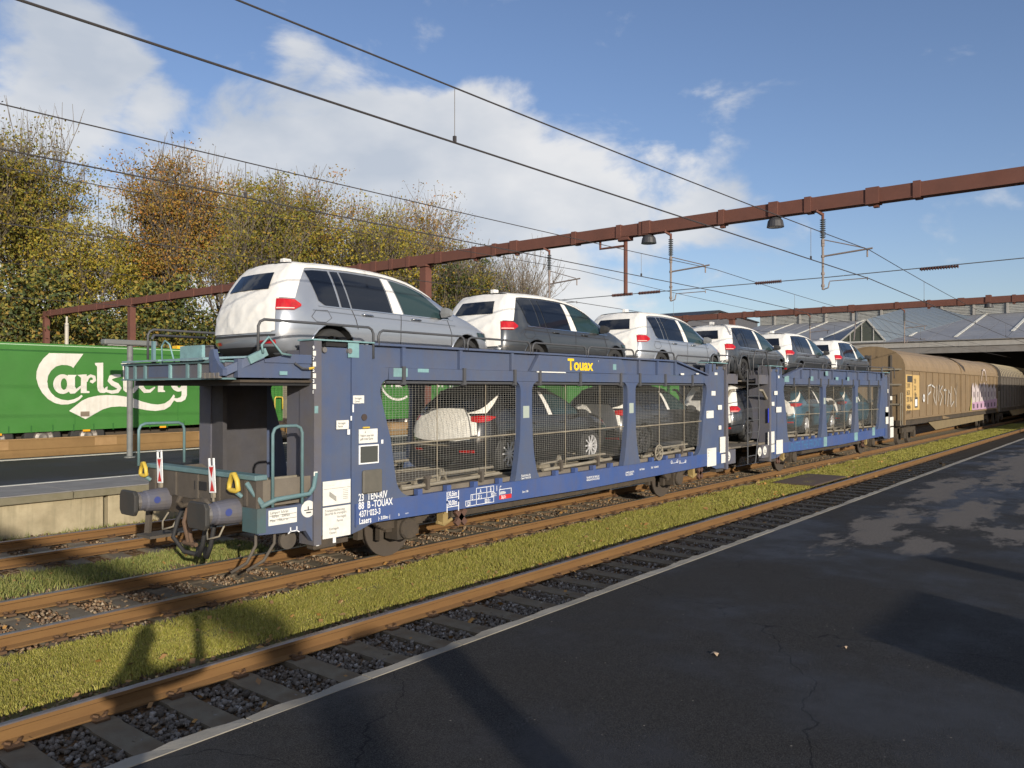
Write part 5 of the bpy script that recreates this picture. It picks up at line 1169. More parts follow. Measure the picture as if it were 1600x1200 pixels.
# ------------------------------------------------------------------ catenary
def gantry(xg, y0, y1, zb, posts, label, hgt=.32, detail=True):
    g_ = empty('catenary_gantry', (xg, posts[0], 0), label, 'gantry', 'red-brown steel gantries across the tracks')
    ym = (y0 + y1) / 2
    MB().box(xg - .13, y0, zb, xg + .13, y1, zb + hgt).build('beam', GANTRY, g_)
    MB().box(xg - .15, y0, zb - .02, xg + .15, y1, zb - .002).build('bottom_flange', GANTRY, g_)
    yy = y0 + .7; k = 0
    rr = random.Random(int(xg))
    while yy < y1:
        wd = .16 if k % 3 else .30
        MB().box(xg - .16, yy, zb - .045, xg + .16, yy + wd, zb + hgt + .03).build('collar', GANTRY, g_)
        if k % 2: MB().box(xg - .06, yy + .03, zb - .12, xg + .06, yy + .15, zb - .046).build('lug', GANTRY, g_)
        yy += rr.choice((.9, 1.6, 2.3)); k += 1
    for py in posts:
        MB().box(xg - .15, py - .15, GZ, xg + .15, py + .15, zb - .031).build('post', GANTRY, g_)
        MB().box(xg - .22, py - .22, zb - .1, xg + .22, py + .22, zb - .035).build('post_head', GANTRY, g_)
    return g_
g1 = gantry(20.4, -1.0, 53.7, 7.11, [20.5, 42.5, 53.5], 'nearer red-brown steel gantry spanning the tracks above the blue wagons')
g0 = gantry(-9.0, -18.8, 45, 7.11, [-18.6, 20.5, 42.5], 'red-brown steel gantry nearest the buffer end, casting a beam shadow across the tracks')
g2 = gantry(47.5, -3.0, 50, 7.05, [20.8, 42.0], 'farther red-brown steel gantry in front of the station roof')
INS = mat('grey_insulator', (.10, .11, .12), .4); INSB = mat('brown_insulator', (.12, .06, .05), .4)
MAST = mat('weathered_mast_tube', (.24, .20, .18), .6, metal=.2)
def ins_stack(mb, p, q, r, n):
    p, q = Vector(p), Vector(q); d = (q - p) / n
    for i in range(n): mb.tube([p + d * i, p + d * (i + .5), p + d * (i + 1)], r, 10) if False else mb.cyl(p + d * (i + .15), p + d * (i + .6), r, 12, r2=r * .55)
    mb.cyl(p, q, r * .45, 8)
def hanger(xg, yy, zt, zl, arm, root, top=5.95, con=5.32, dxw=0.0):
    h = empty('wire_support', (0, 0, 0)); h.parent = root; h.location = (0, yy - root.location.y, 0)
    mb = MB(); mb.bar((xg - .15, yy + .12, zt - .04), (xg, yy, zt - .14), .06); mb.cyl((xg, yy, zt - .10), (xg, yy, zt - .26), .035, 8); mb.build('bracket', GANTRY, h)
    mb = MB(); ins_stack(mb, (xg, yy, zt - .26), (xg, yy, zt - .74), .075, 9); mb.build('insulator', INS, h)
    mb = MB(); mb.cyl((xg, yy, zt - .74), (xg, yy, zl), .03, 8); mb.cyl((xg, yy, zt - .76), (xg, yy, zt - .86), .045, 8)
    for z_ in (top + .28, top + .0, con + .2, con - .1): mb.cyl((xg, yy, z_ - .03), (xg, yy, z_ + .03), .045, 8)
    mb.build('drop_tube', MAST, h)
    ya = yy - arm
    mb = MB(); mb.tube([(xg, yy, top), (xg, ya - .12, top + .08)], .022, 8); mb.build('registration_arm', MAST, h)
    mb = MB(); mb.tube([(xg, yy, top + .42), (xg, ya + .05, top + .1)], .014, 6); mb.tube([(xg, ya, top + .05), (xg, ya, top - .12)], .02, 6)
    mb.tube([(xg, yy, con - .2), (xg, yy - .13, con - .16), (xg, yy - .16, con - .02)], .016, 6); mb.tube([(xg, yy - .16, con + .0), (xg, ya, con + .0)], .012, 6); mb.tube([(xg, ya, con + .03), (xg, ya, con - .05)], .012, 6); mb.build('steady_arm', MAST, h)
for yy in (6.55, 10.75, 15.0): hanger(20.4, yy, 7.13, 5.12, 1.05, g1)
for yy in (10.9, 16.0): hanger(47.5, yy, 7.05, 5.1, 1.0, g2)
mb = MB(); mb.box(20.25, 12.05, 7.0, 20.55, 12.4, 7.1); mb.tube([(20.4, 12.22, 7.1), (20.4, 12.22, 5.45)], .06, 8); mb.tube([(20.4, 12.22, 6.85), (20.4, 13.1, 6.85), (20.4, 13.1, 7.1)], .04, 6); mb.each('long_drop_post', GANTRY, g1)
# cross span wire with rod insulators
zc = 5.42
sp = MB(); sp.tube([(20.4, -1, zc + .1), (20.4, 6.5, zc), (20.4, 20.4, zc)], .012, 6); span = sp.build('cross_span_wire', INS, g1)
for (ya, yb) in ((3.55, 4.35), (7.6, 8.3), (11.1, 11.8), (12.0, 12.7)):
    mb = MB(); ins_stack(mb, (20.4, ya, zc + .0), (20.4, yb, zc + .0), .05, 14); mb.build('rod_insulator', INSB, g1)
LAMP = mat('dark_lamp_housing', (.045, .045, .05), .5)
for yy, xg, root in ((11.45, 20.4, g1), (7.75, 20.4, g1), (6.9, 47.5, g2)):
    l = empty('lamp', (0, yy - root.location.y, 0)); l.parent = root
    MB().lathe([(.0, 0), (.11, .0), (.19, -.10), (.22, -.26), (.19, -.26)], (xg, yy, 7.09), 'z', 18).build('lamp_shade', LAMP, l)
    MB().lathe([(0, -.23), (.19, -.255)], (xg, yy, 7.09), 'z', 18).build('lamp_glass', mat('unlit_lamp_glass', (.25, .25, .24), .3), l)
    MB().box(xg - .18, yy - .12, 7.091, xg + .18, yy + .12, 7.46).build('lamp_clamp', GANTRY, l)
mb = MB(); mb.tube([(47.5, 13.4, 6.9), (44.2, 12.6, 5.2)], .03, 6); mb.build('slanted_stay', MAST, g2)
mb = MB(); ins_stack(mb, (47.5, 13.4, 7.0), (46.4, 13.1, 6.4), .08, 8); mb.build('stay_insulator', INS, g2)
CW1 = mat('copper_brown_wire', (.05, .045, .045), .5)
def wires(yc, label, zm=5.95, zcw=5.3, drops=True, xs=(-34, -6.7, 20.4, 47.5, 80), rad=.0095):
    w = empty('overhead_line', (-34, yc, zcw), label, 'overhead wire', 'overhead lines above the tracks')
    zig = [.25, .25, -.6, .1, 0]
    pc = [(x, yc + z, zcw) for x, z in zip(xs, zig)]
    mm = []
    for (a, b) in zip(pc, pc[1:]):
        for k in range(8):
            t = k / 8; mm.append((a[0] + (b[0] - a[0]) * t, a[1] + (b[1] - a[1]) * t, zm - .10 * 4 * t * (1 - t) + .04))
    mm.append((pc[-1][0], pc[-1][1], zm))
    MB().tube(pc, rad, 6).build('contact_wire', CW1, w); MB().tube(mm, rad * .85, 6).build('carrier_wire', CW1, w)
    if drops:
        x = -4.0
        while x < 74:
            for i in range(4):
                if xs[i] <= x <= xs[i + 1]:
                    t = (x - xs[i]) / (xs[i + 1] - xs[i]); y = pc[i][1] + (pc[i + 1][1] - pc[i][1]) * t; zt = zm - .10 * 4 * t * (1 - t) + .04
            mb = MB(); mb.tube([(x, y, zcw), (x, y, zt)], .005, 4); mb.box(x - .015, y - .015, zcw, x + .015, y + .015, zcw + .07); mb.build('dropper', CW1, w); x += 10.3
    return w
wires(6.05, 'overhead line nearest the camera, running over the track beside the platform', rad=.0105)
wires(10.0, 'overhead line above the blue car carrier wagons', zm=5.85)
wires(14.5, 'overhead line above the track beside the far platform', zm=6.25, zcw=5.3)
wires(28.0, 'overhead line above the green trailers', zm=6.6, zcw=5.5)

# ------------------------------------------------------------------ pocket wagons and green trailers
TAN = mat('tan_brown_wagon_beam', (.24, .145, .055), .7, noise=.22, nscale=1.5, col2=(.19, .115, .042), dirt=.35, dirtcol=(.14, .08, .04))
TANL = mat('lighter_tan_repaint', (.32, .20, .09), .7, noise=.15, nscale=4, col2=(.27, .165, .07))
GREEN = mat('trailer_green_tarpaulin', (.035, .150, .022), .5, noise=.18, nscale=.9, col2=(.042, .175, .028), dirt=.12, dirtcol=(.05, .12, .04), bump=.04, bscale=3)
GREEND = mat('dark_green_rail', (.02, .11, .02), .5)
LOGOW = mat('weathered_white_print', (.68, .67, .62), .6, noise=.3, nscale=3, col2=(.60, .58, .52), dirt=.35, dirtcol=(.36, .32, .26), streak=.35)
YBLK = mat('yellow_corner_block', (.85, .48, .03), .5)
def pocket_wagon(x0, x1, label):
    w = empty('pocket_wagon', ((x0 + x1) / 2, 28.2, 0), label, 'flat wagon', 'tan pocket wagons under the green trailers')
    yf = 26.85
    MB().box(x0, yf, .80, x1, yf + .12, 1.10).build('side_beam', TAN, w)
    MB().box(x0 + .3, yf + .03, .56, x1 - .3, yf + .15, .797).build('lower_beam', TAN, w)
    MB().box(x0, yf - .02, 1.101, x1, yf + .14, 1.13).build('beam_flange', TANL, w)
    MB().box(x0, 29.4, .56, x1, 29.52, 1.10).build('side_beam', TAN, w)
    MB().box(x0 + .2, yf + .16, .60, x1 - .2, 29.38, .70).build('floor', UNDER, w)
    for k, xx in enumerate(np.arange(x0 + 1.3, x1 - 1.5, 3.6)):
        MB().box(xx, yf - .008, .82, xx + (1.1 if k % 2 else .7), yf - .001, 1.08).build('repainted_panel', TANL, w)
    for bx in (x0 + 1.5, x1 - 1.5):
        bg = empty('bogie', (bx - w.location.x, 0, 0)); bg.parent = w
        for dx in (-.9, .9):
            for yy in (27.45, 28.95): MB().lathe([(.05, -.06), (.42, -.06), (.45, .06), (.05, .06)], (bx + dx, yy, .45), 'y', 20).build('wheel', UNDER, bg)
        MB().box(bx - 1.3, 27.05, .35, bx + 1.3, 27.2, .6).box(bx - 1.1, 27.0, .3, bx - .7, 27.04, .6).box(bx + .7, 27.0, .3, bx + 1.1, 27.04, .6).build('bogie_frame', mat('rusty_bogie', (.12, .065, .035), .8, dirt=.4), bg)
    return w
pw1 = pocket_wagon(-4, 18.2, 'tan pocket wagon at the left carrying the green trailer with white script logo')
pw2 = pocket_wagon(19.6, 40.0, 'tan pocket wagon behind the blue carrier, seen through its grilles')
for xx in (18.45, 19.35):
    a_ = [(xx, 26.8, .9), (xx, 26.8, 2.25), (xx + .05, 26.8, 2.33), (xx + .32, 26.8, 2.33), (xx + .36, 26.8, 2.25), (xx + .36, 26.8, 1.85)]
    MB().tube(a_, .028, 6).build('yellow_handrail', YELLH, pw1 if xx < 19 else pw2, smooth=True)
def trailer(x0, x1, label, grp='green semitrailers'):
    t = empty('semitrailer', ((x0 + x1) / 2, 28.2, 1.1), label, 'trailer', grp)
    yf, yb = 27.0, 29.7
    zb0, zb1 = 1.24, 1.50    # the lower edge rises slightly along the picture
    mb = MB(); mb.prism([(x0, 1.26), (x1, 1.40), (x1, 4.0), (x0, 4.0)], yf, yb); body = mb.build('tarpaulin_body', GREEN, t)
    MB().box(x0 - .02, yf - .02, 3.84, x1 + .02, yb + .02, 4.06).build('roof_rail', GREEN, t)
    MB().box(x0, yf - .024, 3.99, x1, yf - .021, 4.015).build('roof_seam', mat('pale_seam', (.35, .5, .33), .5), t)
    MB().box(x0, yf - .006, 3.80, x1, yf - .001, 3.835).build('shadow_gap', GREEND, t)
    mb = MB()
    for xx in np.arange(x0 + .6, x1, .62): mb.box(xx, yf - .012, 1.30, xx + .03, yf - .001, 1.52)
    mb.each('strap', GREEND, t)
    for xx in np.arange(x0 + 3.4, x1 - 1, 3.45): MB().box(xx, yf - .004, 1.5, xx + .012, yf - .0005, 3.8).build('panel_seam', GREEND, t)
    for xx in (x0 + 1.1, x1 - 4.4, x1 - .9): MB().box(xx, yf - .05, 4.063, xx + .72, yf + .3, 4.17).build('corner_block', YBLK, t); 
    for xx in (x0 + 1.1, x1 - 4.4, x1 - .9): MB().box(xx + .32, yf - .054, 4.08, xx + .42, yf - .05, 4.16).build('block_mark', WHITEL, t)
    mb = MB(); mb.box(x0 + .3, yf + .5, .95, x1 - .3, yf + .65, 1.25); mb.box(x0 + .3, yb - .65, .95, x1 - .3, yb - .5, 1.25); mb.each('chassis', UNDER, t)
    for wx in (x0 + 4.6, x0 + 5.95, x0 + 7.3):
        MB().lathe([(.30, -.14), (.5, -.14), (.54, -.1), (.54, .1), (.5, .14), (.3, .14)], (wx, yf + .22, 1.12), 'y', 24).build('wheel', TYRE, t)
        MB().lathe([(0, -.08), (.12, -.1), (.2, -.04), (.29, -.1), (.3, -.14)], (wx, yf + .22, 1.12), 'y', 20).build('wheel_rim', STEEL, t)
    for xx in np.arange(x0 + 2, x1 - .8, 2.55): MB().box(xx, yf - .01, 1.21 + (xx - x0) * .009, xx + .22, yf + .03, 1.27 + (xx - x0) * .009).build('side_marker_lamp', mat('amber_marker', (.8, .35, .02), .3), t)
    return t
tr1 = trailer(4.3, 18.95, 'green tarpaulin trailer with the big white script logo and swoosh')
tr2 = trailer(21.3, 36.3, 'green trailer behind the blue carrier with pale capital letters, seen through the grilles')
tr3 = trailer(38.5, 53, 'farther green trailer mostly hidden behind the blue carrier')
MB().box(20.0, 27.05, 1.42, 21.28, 29.65, 3.95).build('front_bulkhead', mat('beige_bulkhead', (.40, .37, .28), .6, dirt=.4), tr2)
MB().box(20.25, 27.0, 1.5, 20.9, 27.046, 2.3).box(20.4, 26.98, 2.6, 20.8, 27.046, 3.1).build('coupling_box', UNDER, tr2)
# script logo: letter outlines in artwork units, 5.714 units to a photo pixel, laid on the tarpaulin
def art(pts): return [at(40 + a * .175, 535 + b * .175, 26.99) for a, b in pts]
def smooth_poly(pts, it=2):
    for _ in range(it):
        q = []
        for i in range(len(pts)):
            a, b = pts[i], pts[(i + 1) % len(pts)]; q += [(a[0] * .75 + b[0] * .25, a[1] * .75 + b[1] * .25), (a[0] * .25 + b[0] * .75, a[1] * .25 + b[1] * .75)]
        pts = q
    return pts
def glyph(pts, y=26.99, sm=0):
    p_ = smooth_poly(pts, sm) if sm else pts
    c = art(p_); mb = MB(); mb.add([(x, y, z) for x, z in c], [tuple(range(len(c)))]); return mb
def gst(pts, w, y):
    c = art(pts); mb = MB(); ww = [v * .175 / 1254 * 25 * 1.03 for v in (w if isinstance(w, (list, tuple)) else [w] * len(pts))]; 
    # widths follow the local pixel size
    ww = [v * (1 + .012 * (x - 10)) for v, (x, z) in zip(ww, c)]
    stroke(mb, c, ww, y); return mb
glyph([(210, 95), (515, 102), (425, 228), (408, 214), (370, 203), (320, 201), (270, 215), (225, 255), (200, 300), (193, 350), (202, 405), (228, 450), (268, 488), (320, 510), (380, 518), (430, 508), (470, 490), (498, 468), (511, 480), (480, 512), (440, 536), (380, 553), (320, 555), (260, 541), (200, 506), (150, 452), (115, 390), (95, 320), (98, 258), (120, 198), (158, 143)]).build('logo_capital', LOGOW, tr1)
def ring(cx, cy, rx, ry, ix, iy, dx=0, n=28):
    mb = MB(); o = art([(cx + rx * math.cos(2 * math.pi * i / n), cy + ry * math.sin(2 * math.pi * i / n)) for i in range(n)]); q = art([(cx + dx + ix * math.cos(2 * math.pi * i / n), cy + iy * math.sin(2 * math.pi * i / n)) for i in range(n)])
    mb.add([(x, 26.988, z) for x, z in o] + [(x, 26.988, z) for x, z in q], [(i, (i + 1) % n, n + (i + 1) % n, n + i) for i in range(n)]); return mb
LT = lambda mbs: [m_.build('logo_letter', LOGOW, tr1) for m_ in mbs]
def merge(*mbs):
    k = MB()
    for i, m_ in enumerate(mbs):
        k.add([(a, b - i * .0012, c) for a, b, c in m_.v], m_.f)
    return k
merge(ring(330, 372, 84, 88, 28, 52, 12), glyph([(375, 290), (455, 290), (440, 312), (440, 395), (452, 415), (492, 385), (500, 400), (440, 455), (400, 458), (378, 430)], 26.985)).build('logo_letter', LOGOW, tr1)
merge(glyph([(460, 290), (545, 285), (545, 432), (570, 436), (570, 452), (492, 452), (494, 315)], 26.986), gst([(542, 350), (550, 315), (580, 298), (610, 308), (614, 338), (595, 352), (575, 345)], [20, 30, 26, 30, 30, 30, 20], 26.983)).build('logo_letter', LOGOW, tr1)
glyph([(618, 183), (692, 181), (692, 395), (703, 415), (715, 400), (732, 392), (728, 440), (700, 452), (665, 450), (645, 430), (638, 395), (637, 215), (620, 200)], 26.986).build('logo_letter', LOGOW, tr1)
merge(gst([(850, 296), (800, 300), (760, 312), (750, 340), (775, 365), (815, 385), (838, 410), (820, 436), (770, 444), (715, 432)], [22, 34, 40, 40, 42, 46, 40, 34, 30, 20], 26.984)).build('logo_letter', LOGOW, tr1)
merge(glyph([(848, 187), (930, 185), (930, 440), (895, 445), (872, 425), (866, 215)], 26.986), gst([(925, 300), (965, 300), (988, 340), (988, 400), (960, 438), (915, 440)], [30, 36, 42, 42, 36, 26], 26.983)).build('logo_letter', LOGOW, tr1)
merge(gst([(1010, 370), (1090, 362), (1128, 330), (1100, 300), (1060, 305), (1030, 345), (1030, 395), (1065, 435), (1110, 435), (1155, 400)], [16, 18, 30, 30, 36, 44, 44, 38, 28, 12], 26.985)).build('logo_letter', LOGOW, tr1)
merge(glyph([(1165, 290), (1232, 288), (1230, 425), (1245, 432), (1245, 443), (1180, 443), (1182, 310)], 26.986), gst([(1230, 345), (1250, 310), (1280, 305), (1290, 325)], [20, 26, 30, 28], 26.983)).build('logo_letter', LOGOW, tr1)
merge(ring(1365, 355, 72, 84, 24, 50, 6), glyph([(1395, 280), (1440, 280), (1440, 470), (1392, 470)], 26.986)).build('logo_letter', LOGOW, tr1)
glyph([(388, 612), (440, 570), (500, 522), (560, 494), (640, 476), (720, 470), (800, 472), (880, 482), (960, 500), (1040, 528), (1120, 549), (1180, 555), (1240, 545), (1285, 515), (1308, 484), (1320, 465), (1332, 478), (1327, 496), (1352, 500), (1380, 490), (1392, 471), (1440, 471), (1425, 510), (1390, 531), (1350, 532), (1325, 517), (1290, 570), (1240, 600), (1160, 612), (1080, 605), (1000, 590), (920, 576), (840, 571), (760, 577), (690, 597), (620, 636), (535, 685)], 26.982).build('logo_swoosh', LOGOW, tr1)
MB().box(at(126, 648, 26.98)[0], 26.978, 1.76, at(140, 648, 26.98)[0], 26.9785, 1.92).build('scuff_mark', mat('brown_scuff', (.2, .16, .12), .8), tr1)
text('TIL DANMARK', 24.0, 2.72, 26.99, 1.35, LOGOW, tr2, 'trailer_lettering', sx=.75)
c = at(617, 606, 26.98); mb = MB(); stroke(mb, arc(c[0] + .2, 3.3, 1.15, 150, 300, 16), .10, 26.985); mb.build('print_arc', LOGOW, tr2)

# dark tank wagon and things on track 4 seen below the trailers stay in shadow: ballast shoulder
# ------------------------------------------------------------------ lamp post and pipe rail on the far platform
lp = empty('platform_lamp', (11.5, 24.1, .6), 'grey lamp post with a flat T-shaped head on the far platform', 'lamp post')
a = at(203, 716, 23.9); POST = mat('grey_post_paint', (.16, .17, .17), .45, dirt=.2)
bx, by = a[0], 23.9
lp.location = (bx, by, .6)
lt = at(203, 540, 23.9)[1]
MB().cyl((bx, by, .6), (bx, by, lt), .085, 14).build('pole', POST, lp, smooth=False)
MB().lathe([(.16, 0), (.16, .03), (.09, .05)], (bx, by, .6), 'z', 14).build('base_plate', POST, lp)
e0, e1 = at(160, 532, 23.9), at(243, 536, 23.9)
MB().bar((e0[0], by, lt + .08), (e1[0], by, lt + .08), .30, .16).build('lamp_head', POST, lp, bevel=.03)
MB().bar((e0[0] + .1, by, lt - .005), (bx - .15, by, lt - .005), .22, .02).build('lamp_glass', mat('frosted_glass', (.5, .5, .48), .4), lp)
for px, lab, hgt, yy in ((104, 'thin pale pole standing behind the green trailer', 5.2, 33), (383, None, 0, 0)):
    if not lab: continue
    x_ = at(px, 600, yy)[0]; o = MB().cyl((x_, yy, GZ), (x_, yy, hgt), .07, 8).cyl((x_, yy, hgt), (x_, yy, hgt + .25), .04, 8); tag(o.build('thin_pole', mat('pale_pole', (.45, .42, .36), .6)), lab, 'pole')

# ------------------------------------------------------------------ brown sliding-wall vans
BROWN = mat('faded_brown_van_wall', (.235, .165, .09), .7, noise=.25, nscale=.8, col2=(.19, .135, .075), streak=.45, dirtcol=(.13, .10, .07), dirt=.3)
BROWNR = mat('brown_van_roof', (.27, .195, .115), .6, noise=.2, nscale=.7, col2=(.22, .16, .10), dirt=.3)
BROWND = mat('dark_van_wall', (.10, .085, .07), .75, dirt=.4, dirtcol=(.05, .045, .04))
def van(x0, x1, label, ribs_roof=False, wall=BROWN, roof=BROWNR):
    v = empty('covered_van', ((x0 + x1) / 2, CW, 0), label, 'wagon', 'brown sliding-wall vans')
    y0, y1 = 9.10, 11.96; xm = (x0 + x1) / 2
    prof = [(y0, 3.55)] + [(CW + (1.43) * math.cos(R(a)), 3.55 + 1.02 * math.sin(R(a)) ** .9) for a in range(172, 7, -12)] + [(y1, 3.55)]
    for i, (a, b) in enumerate(((x0 + .12, xm - .05), (xm + .05, x1 - .12))):
        MB().prismx(prof + [(y1, 3.50), (y0, 3.50)], a, b).build('roof_section', roof, v)
        MB().box(a, y0 + .04, 1.26, b, y1 - .04, 3.499).build('sliding_wall', wall, v)
        n = 9
        for k in range(n + 1):
            xx = a + .02 + (b - a - .12) * k / n
            MB().box(xx, y0 - .0, 1.30, xx + .07, y0 + .039, 3.48).build('wall_rib', wall, v)
        MB().box(a, y0 - .015, 1.22, b, y0 + .05, 1.30).build('bottom_rail', wall, v); MB().box(a, y0 - .02, 3.49, b, y0 + .05, 3.56).build('eaves_rail', roof, v)
        if ribs_roof:
            for xx in np.arange(a + .3, b, .85):
                p2 = [(yy + (-.02 if yy < CW else .02), zz + .03) for yy, zz in prof]; MB().prismx(p2 + [(y1, 3.50), (y0, 3.50)], xx, xx + .09).build('roof_rib', mat('pale_roof_rib', (.45, .38, .25), .6), v)
    MB().prismx([(yy + (-.03 if yy < CW else .03), zz + .04) for yy, zz in prof] + [(y1, 1.3), (y0 - .03, 1.3)], xm - .05, xm + .05).build('centre_frame', wall, v)
    for e in (x0, x1 - .12): MB().prismx([(yy + (-.03 if yy < CW else .03), zz + .05) for yy, zz in prof] + [(y1 + .03, 1.0), (y0 - .03, 1.0)], e, e + .12).build('end_wall', wall, v)
    for k in (9.6, 10.5, 11.4): MB().box(x0 - .06, k, 1.1, x0 - .002, k + .08, 4.2).build('end_stanchion', BROWND, v)
    for k in (1.9, 2.8, 3.5): MB().box(x0 - .09, 9.2, k, x0 - .061, 11.8, k + .07).build('end_rail', TUBE, v)
    MB().box(x0 - .35, 9.2, .95, x1 + .35, 11.8, 1.2).build('frame', UNDER, v)
    MB().prism([(x0 + 5.2, .98), (x1 - 5.0, .98), (x1 - 5.0, .58), (x0 + 7.0, .50)], y0 + .1, y0 + .16).build('side_skirt', mat('tan_skirt', (.20, .155, .085), .7, dirt=.4), v)
    MB().prism([(x0 + 8.5, 1.22), (x0 + 10.5, 1.02), (x0 + 8.6, 1.02)], y0 + .06, y0 + .10).build('gusset', wall, v)
    for bx in (x0 + 2.6, x1 - 2.6):
        bg = empty('bogie', (bx - v.location.x, 0, 0)); bg.parent = v
        for dx in (-.95, .95):
            for yy in (CW - .75, CW + .75): MB().lathe([(.05, -.06), (.44, -.06), (.48, .07), (.05, .07)], (bx + dx, yy, .455), 'y', 20).build('wheel', UNDER, bg)
            MB().box(bx + dx - .18, 9.45, .3, bx + dx + .18, 9.6, .62).build('axle_box', UNDER, bg)
        MB().box(bx - 1.3, 9.5, .55, bx + 1.3, 9.62, .8).build('bogie_frame', UNDER, bg)
    for yy in (9.6, 11.46): MB().lathe([(0, -.62), (.22, -.62), (.22, -.56), (.11, -.55), (.14, 0)], (x0 - .3, yy, 1.05), 'x', 16).build('buffer', UNDER, v)
    MB().tube([(x0 - .15, 9.15, 1.0), (x0 - .15, 9.15, 2.45), (x0 - .5, 9.15, 2.45), (x0 - .5, 9.15, 1.0)], .02, 6).build('end_ladder', TUBE, v)
    return v
v1 = van(39.6, 66.2, 'nearer brown sliding-wall van with graffiti and a pale yellow data panel')
v2 = van(67.6, 94, 'farther van with a ribbed roof, in the shade of the station hall', True, BROWND, BROWND)  # darker wall and roof colour puts the hall's shade into the paint
YP = mat('pale_ochre_door_panel', (.55, .38, .15), .6, dirt=.25, dirtcol=(.2, .13, .06))
a = wp(1415, 585); b = wp(1426, 641); s = MB().box(a[0] + .1, 9.092, b[1], b[0], 9.098, a[1]).build('data_panel', YP, v1)
a2 = wp(1427, 586); b2 = wp(1437, 640); s2 = MB().box(a2[0], 9.092, b2[1], b2[0], 9.098, a2[1]).build('data_panel', YP, v1)
a = wp(1415, 590); MB().box(a[0] + .35, 9.088, 2.95, a[0] + 1.3, 9.091, 3.25).build('emblem', BLACKL, s)
text('21 RIV\n86 DK\n2787 138-6\nHabbins', a[0] + .25, 2.68, 9.088, .32, BLACKL, s, sx=.7, bold=.01)
text('A B C\n35 43 54', a[0] + .3, 1.75, 9.088, .26, BLACKL, s, sx=.8); text('DSB\n22,8\n148m', a2[0] + .2, 2.9, 9.088, .32, BLACKL, s2, sx=.7)
MB().box(a2[0] + .3, 9.086, 1.75, a2[0] + .9, 9.089, 2.25).build('label_plate', BLACKL, s2); MB().box(a2[0] + .38, 9.083, 1.82, a2[0] + .8, 9.0855, 2.15).build('label_paper', WHITEL, s2)
SILV = mat('silver_graffiti_paint', (.62, .62, .60), .4, noise=.3, nscale=8, col2=(.5, .48, .45)); MAUVE = mat('mauve_graffiti_paint', (.42, .24, .38), .6, noise=.25, nscale=3, col2=(.5, .36, .46)); PALEG = mat('pale_graffiti_fill', (.62, .56, .56), .6, noise=.25, nscale=3, col2=(.45, .38, .38)); LIME = mat('lime_graffiti_fringe', (.38, .38, .06), .6)
gr = random.Random(5); mb = MB(); x0_, x1_ = wp(1450, 630)[0], wp(1497, 630)[0]
zz0, zz1 = 1.75, 2.85
letters = [[(0, .1), (.05, .9), (.5, .95), (.45, .6), (.1, .5)], [(0, .9), (.45, .95), (.25, .5), (.5, .05)], [(0, 0), (.1, .9), (.4, .3), (.5, 1)], [(.4, 1), (0, .7), (.4, .45), (0, .1)], [(0, .8), (.5, .8), (.25, .75), (.2, 0)], [(0, 0), (.2, .7), (.5, .6), (.45, 0)], [(.05, 1), (0, 0), (.5, .1)], [(0, .9), (.3, .5), (.55, 1), (.3, .45), (.25, -.1)]]
nl = len(letters)
for i, L_ in enumerate(letters):
    lx = x0_ + (x1_ - x0_) * i / nl; w_ = (x1_ - x0_) / nl
    stroke(mb, [(lx + a * w_ * 1.6, zz0 + b * (zz1 - zz0) + gr.uniform(-.1, .1)) for a, b in L_], .09, 9.092); 
    mb.v = mb.v
mb.each('graffiti_tag', SILV, v1)
mb = MB(); x0_, x1_ = wp(1519, 630)[0], wp(1557, 630)[0]
for i in range(7):
    lx = x0_ + (x1_ - x0_) * i / 7; w_ = (x1_ - x0_) / 7; mb.prism([(lx, 1.75), (lx + w_ * .85, 1.72), (lx + w_ * .9, 2.85 + gr.uniform(-.15, .2)), (lx + w_ * .6, 2.6), (lx + w_ * .3, 3.0 + gr.uniform(-.1, .1)), (lx + .05, 2.8)], 9.086 - i * .0006, 9.0975 - i * .0006)
mb.each('graffiti_block_letters', PALEG, v1)
mb = MB(); mb.prism([(x0_ - .1, 1.32), (x1_, 1.32), (x1_ + .2, 1.95), (x0_, 1.78)], 9.076, 9.081); mb.build('graffiti_shadow_band', MAUVE, v1)
mb = MB()
for i in range(7):
    lx = x0_ + (x1_ - x0_) * i / 7 + .25; mb.box(lx, 9.0755, 1.42, lx + .5, 9.0758, 1.7)
    mb.box(lx + .25, 9.0755, 2.1, lx + .5, 9.0758, 2.45)
mb.each('graffiti_dark_gaps', mat('dark_mauve_paint', (.09, .06, .09), .7), v1)
mb = MB(); mb.prism([(x0_ - .7, 1.32), (x0_ - .12, 1.32), (x0_ - .02, 2.2), (x0_ - .3, 1.8)], 9.088, 9.094); mb.prism([(x1_ + .22, 1.4), (x1_ + .8, 1.45), (x1_ + .4, 1.9)], 9.088, 9.094); mb.each('graffiti_fringe', LIME, v1)
mb = MB(); stroke(mb, arc((x0_ + x1_) / 2 - .6, 3.0, .9, 10, 170, 10), .10, 9.05); mb.build('graffiti_arc', PALEG, v1)
a = wp(1444, 622); MB().lathe([(.10, 0), (.2, 0)], (a[0], 9.09, a[1]), 'y', 14).build('white_ring_mark', WHITEL, v1)
for i, (px, py) in enumerate(((1560, 690), )): pass

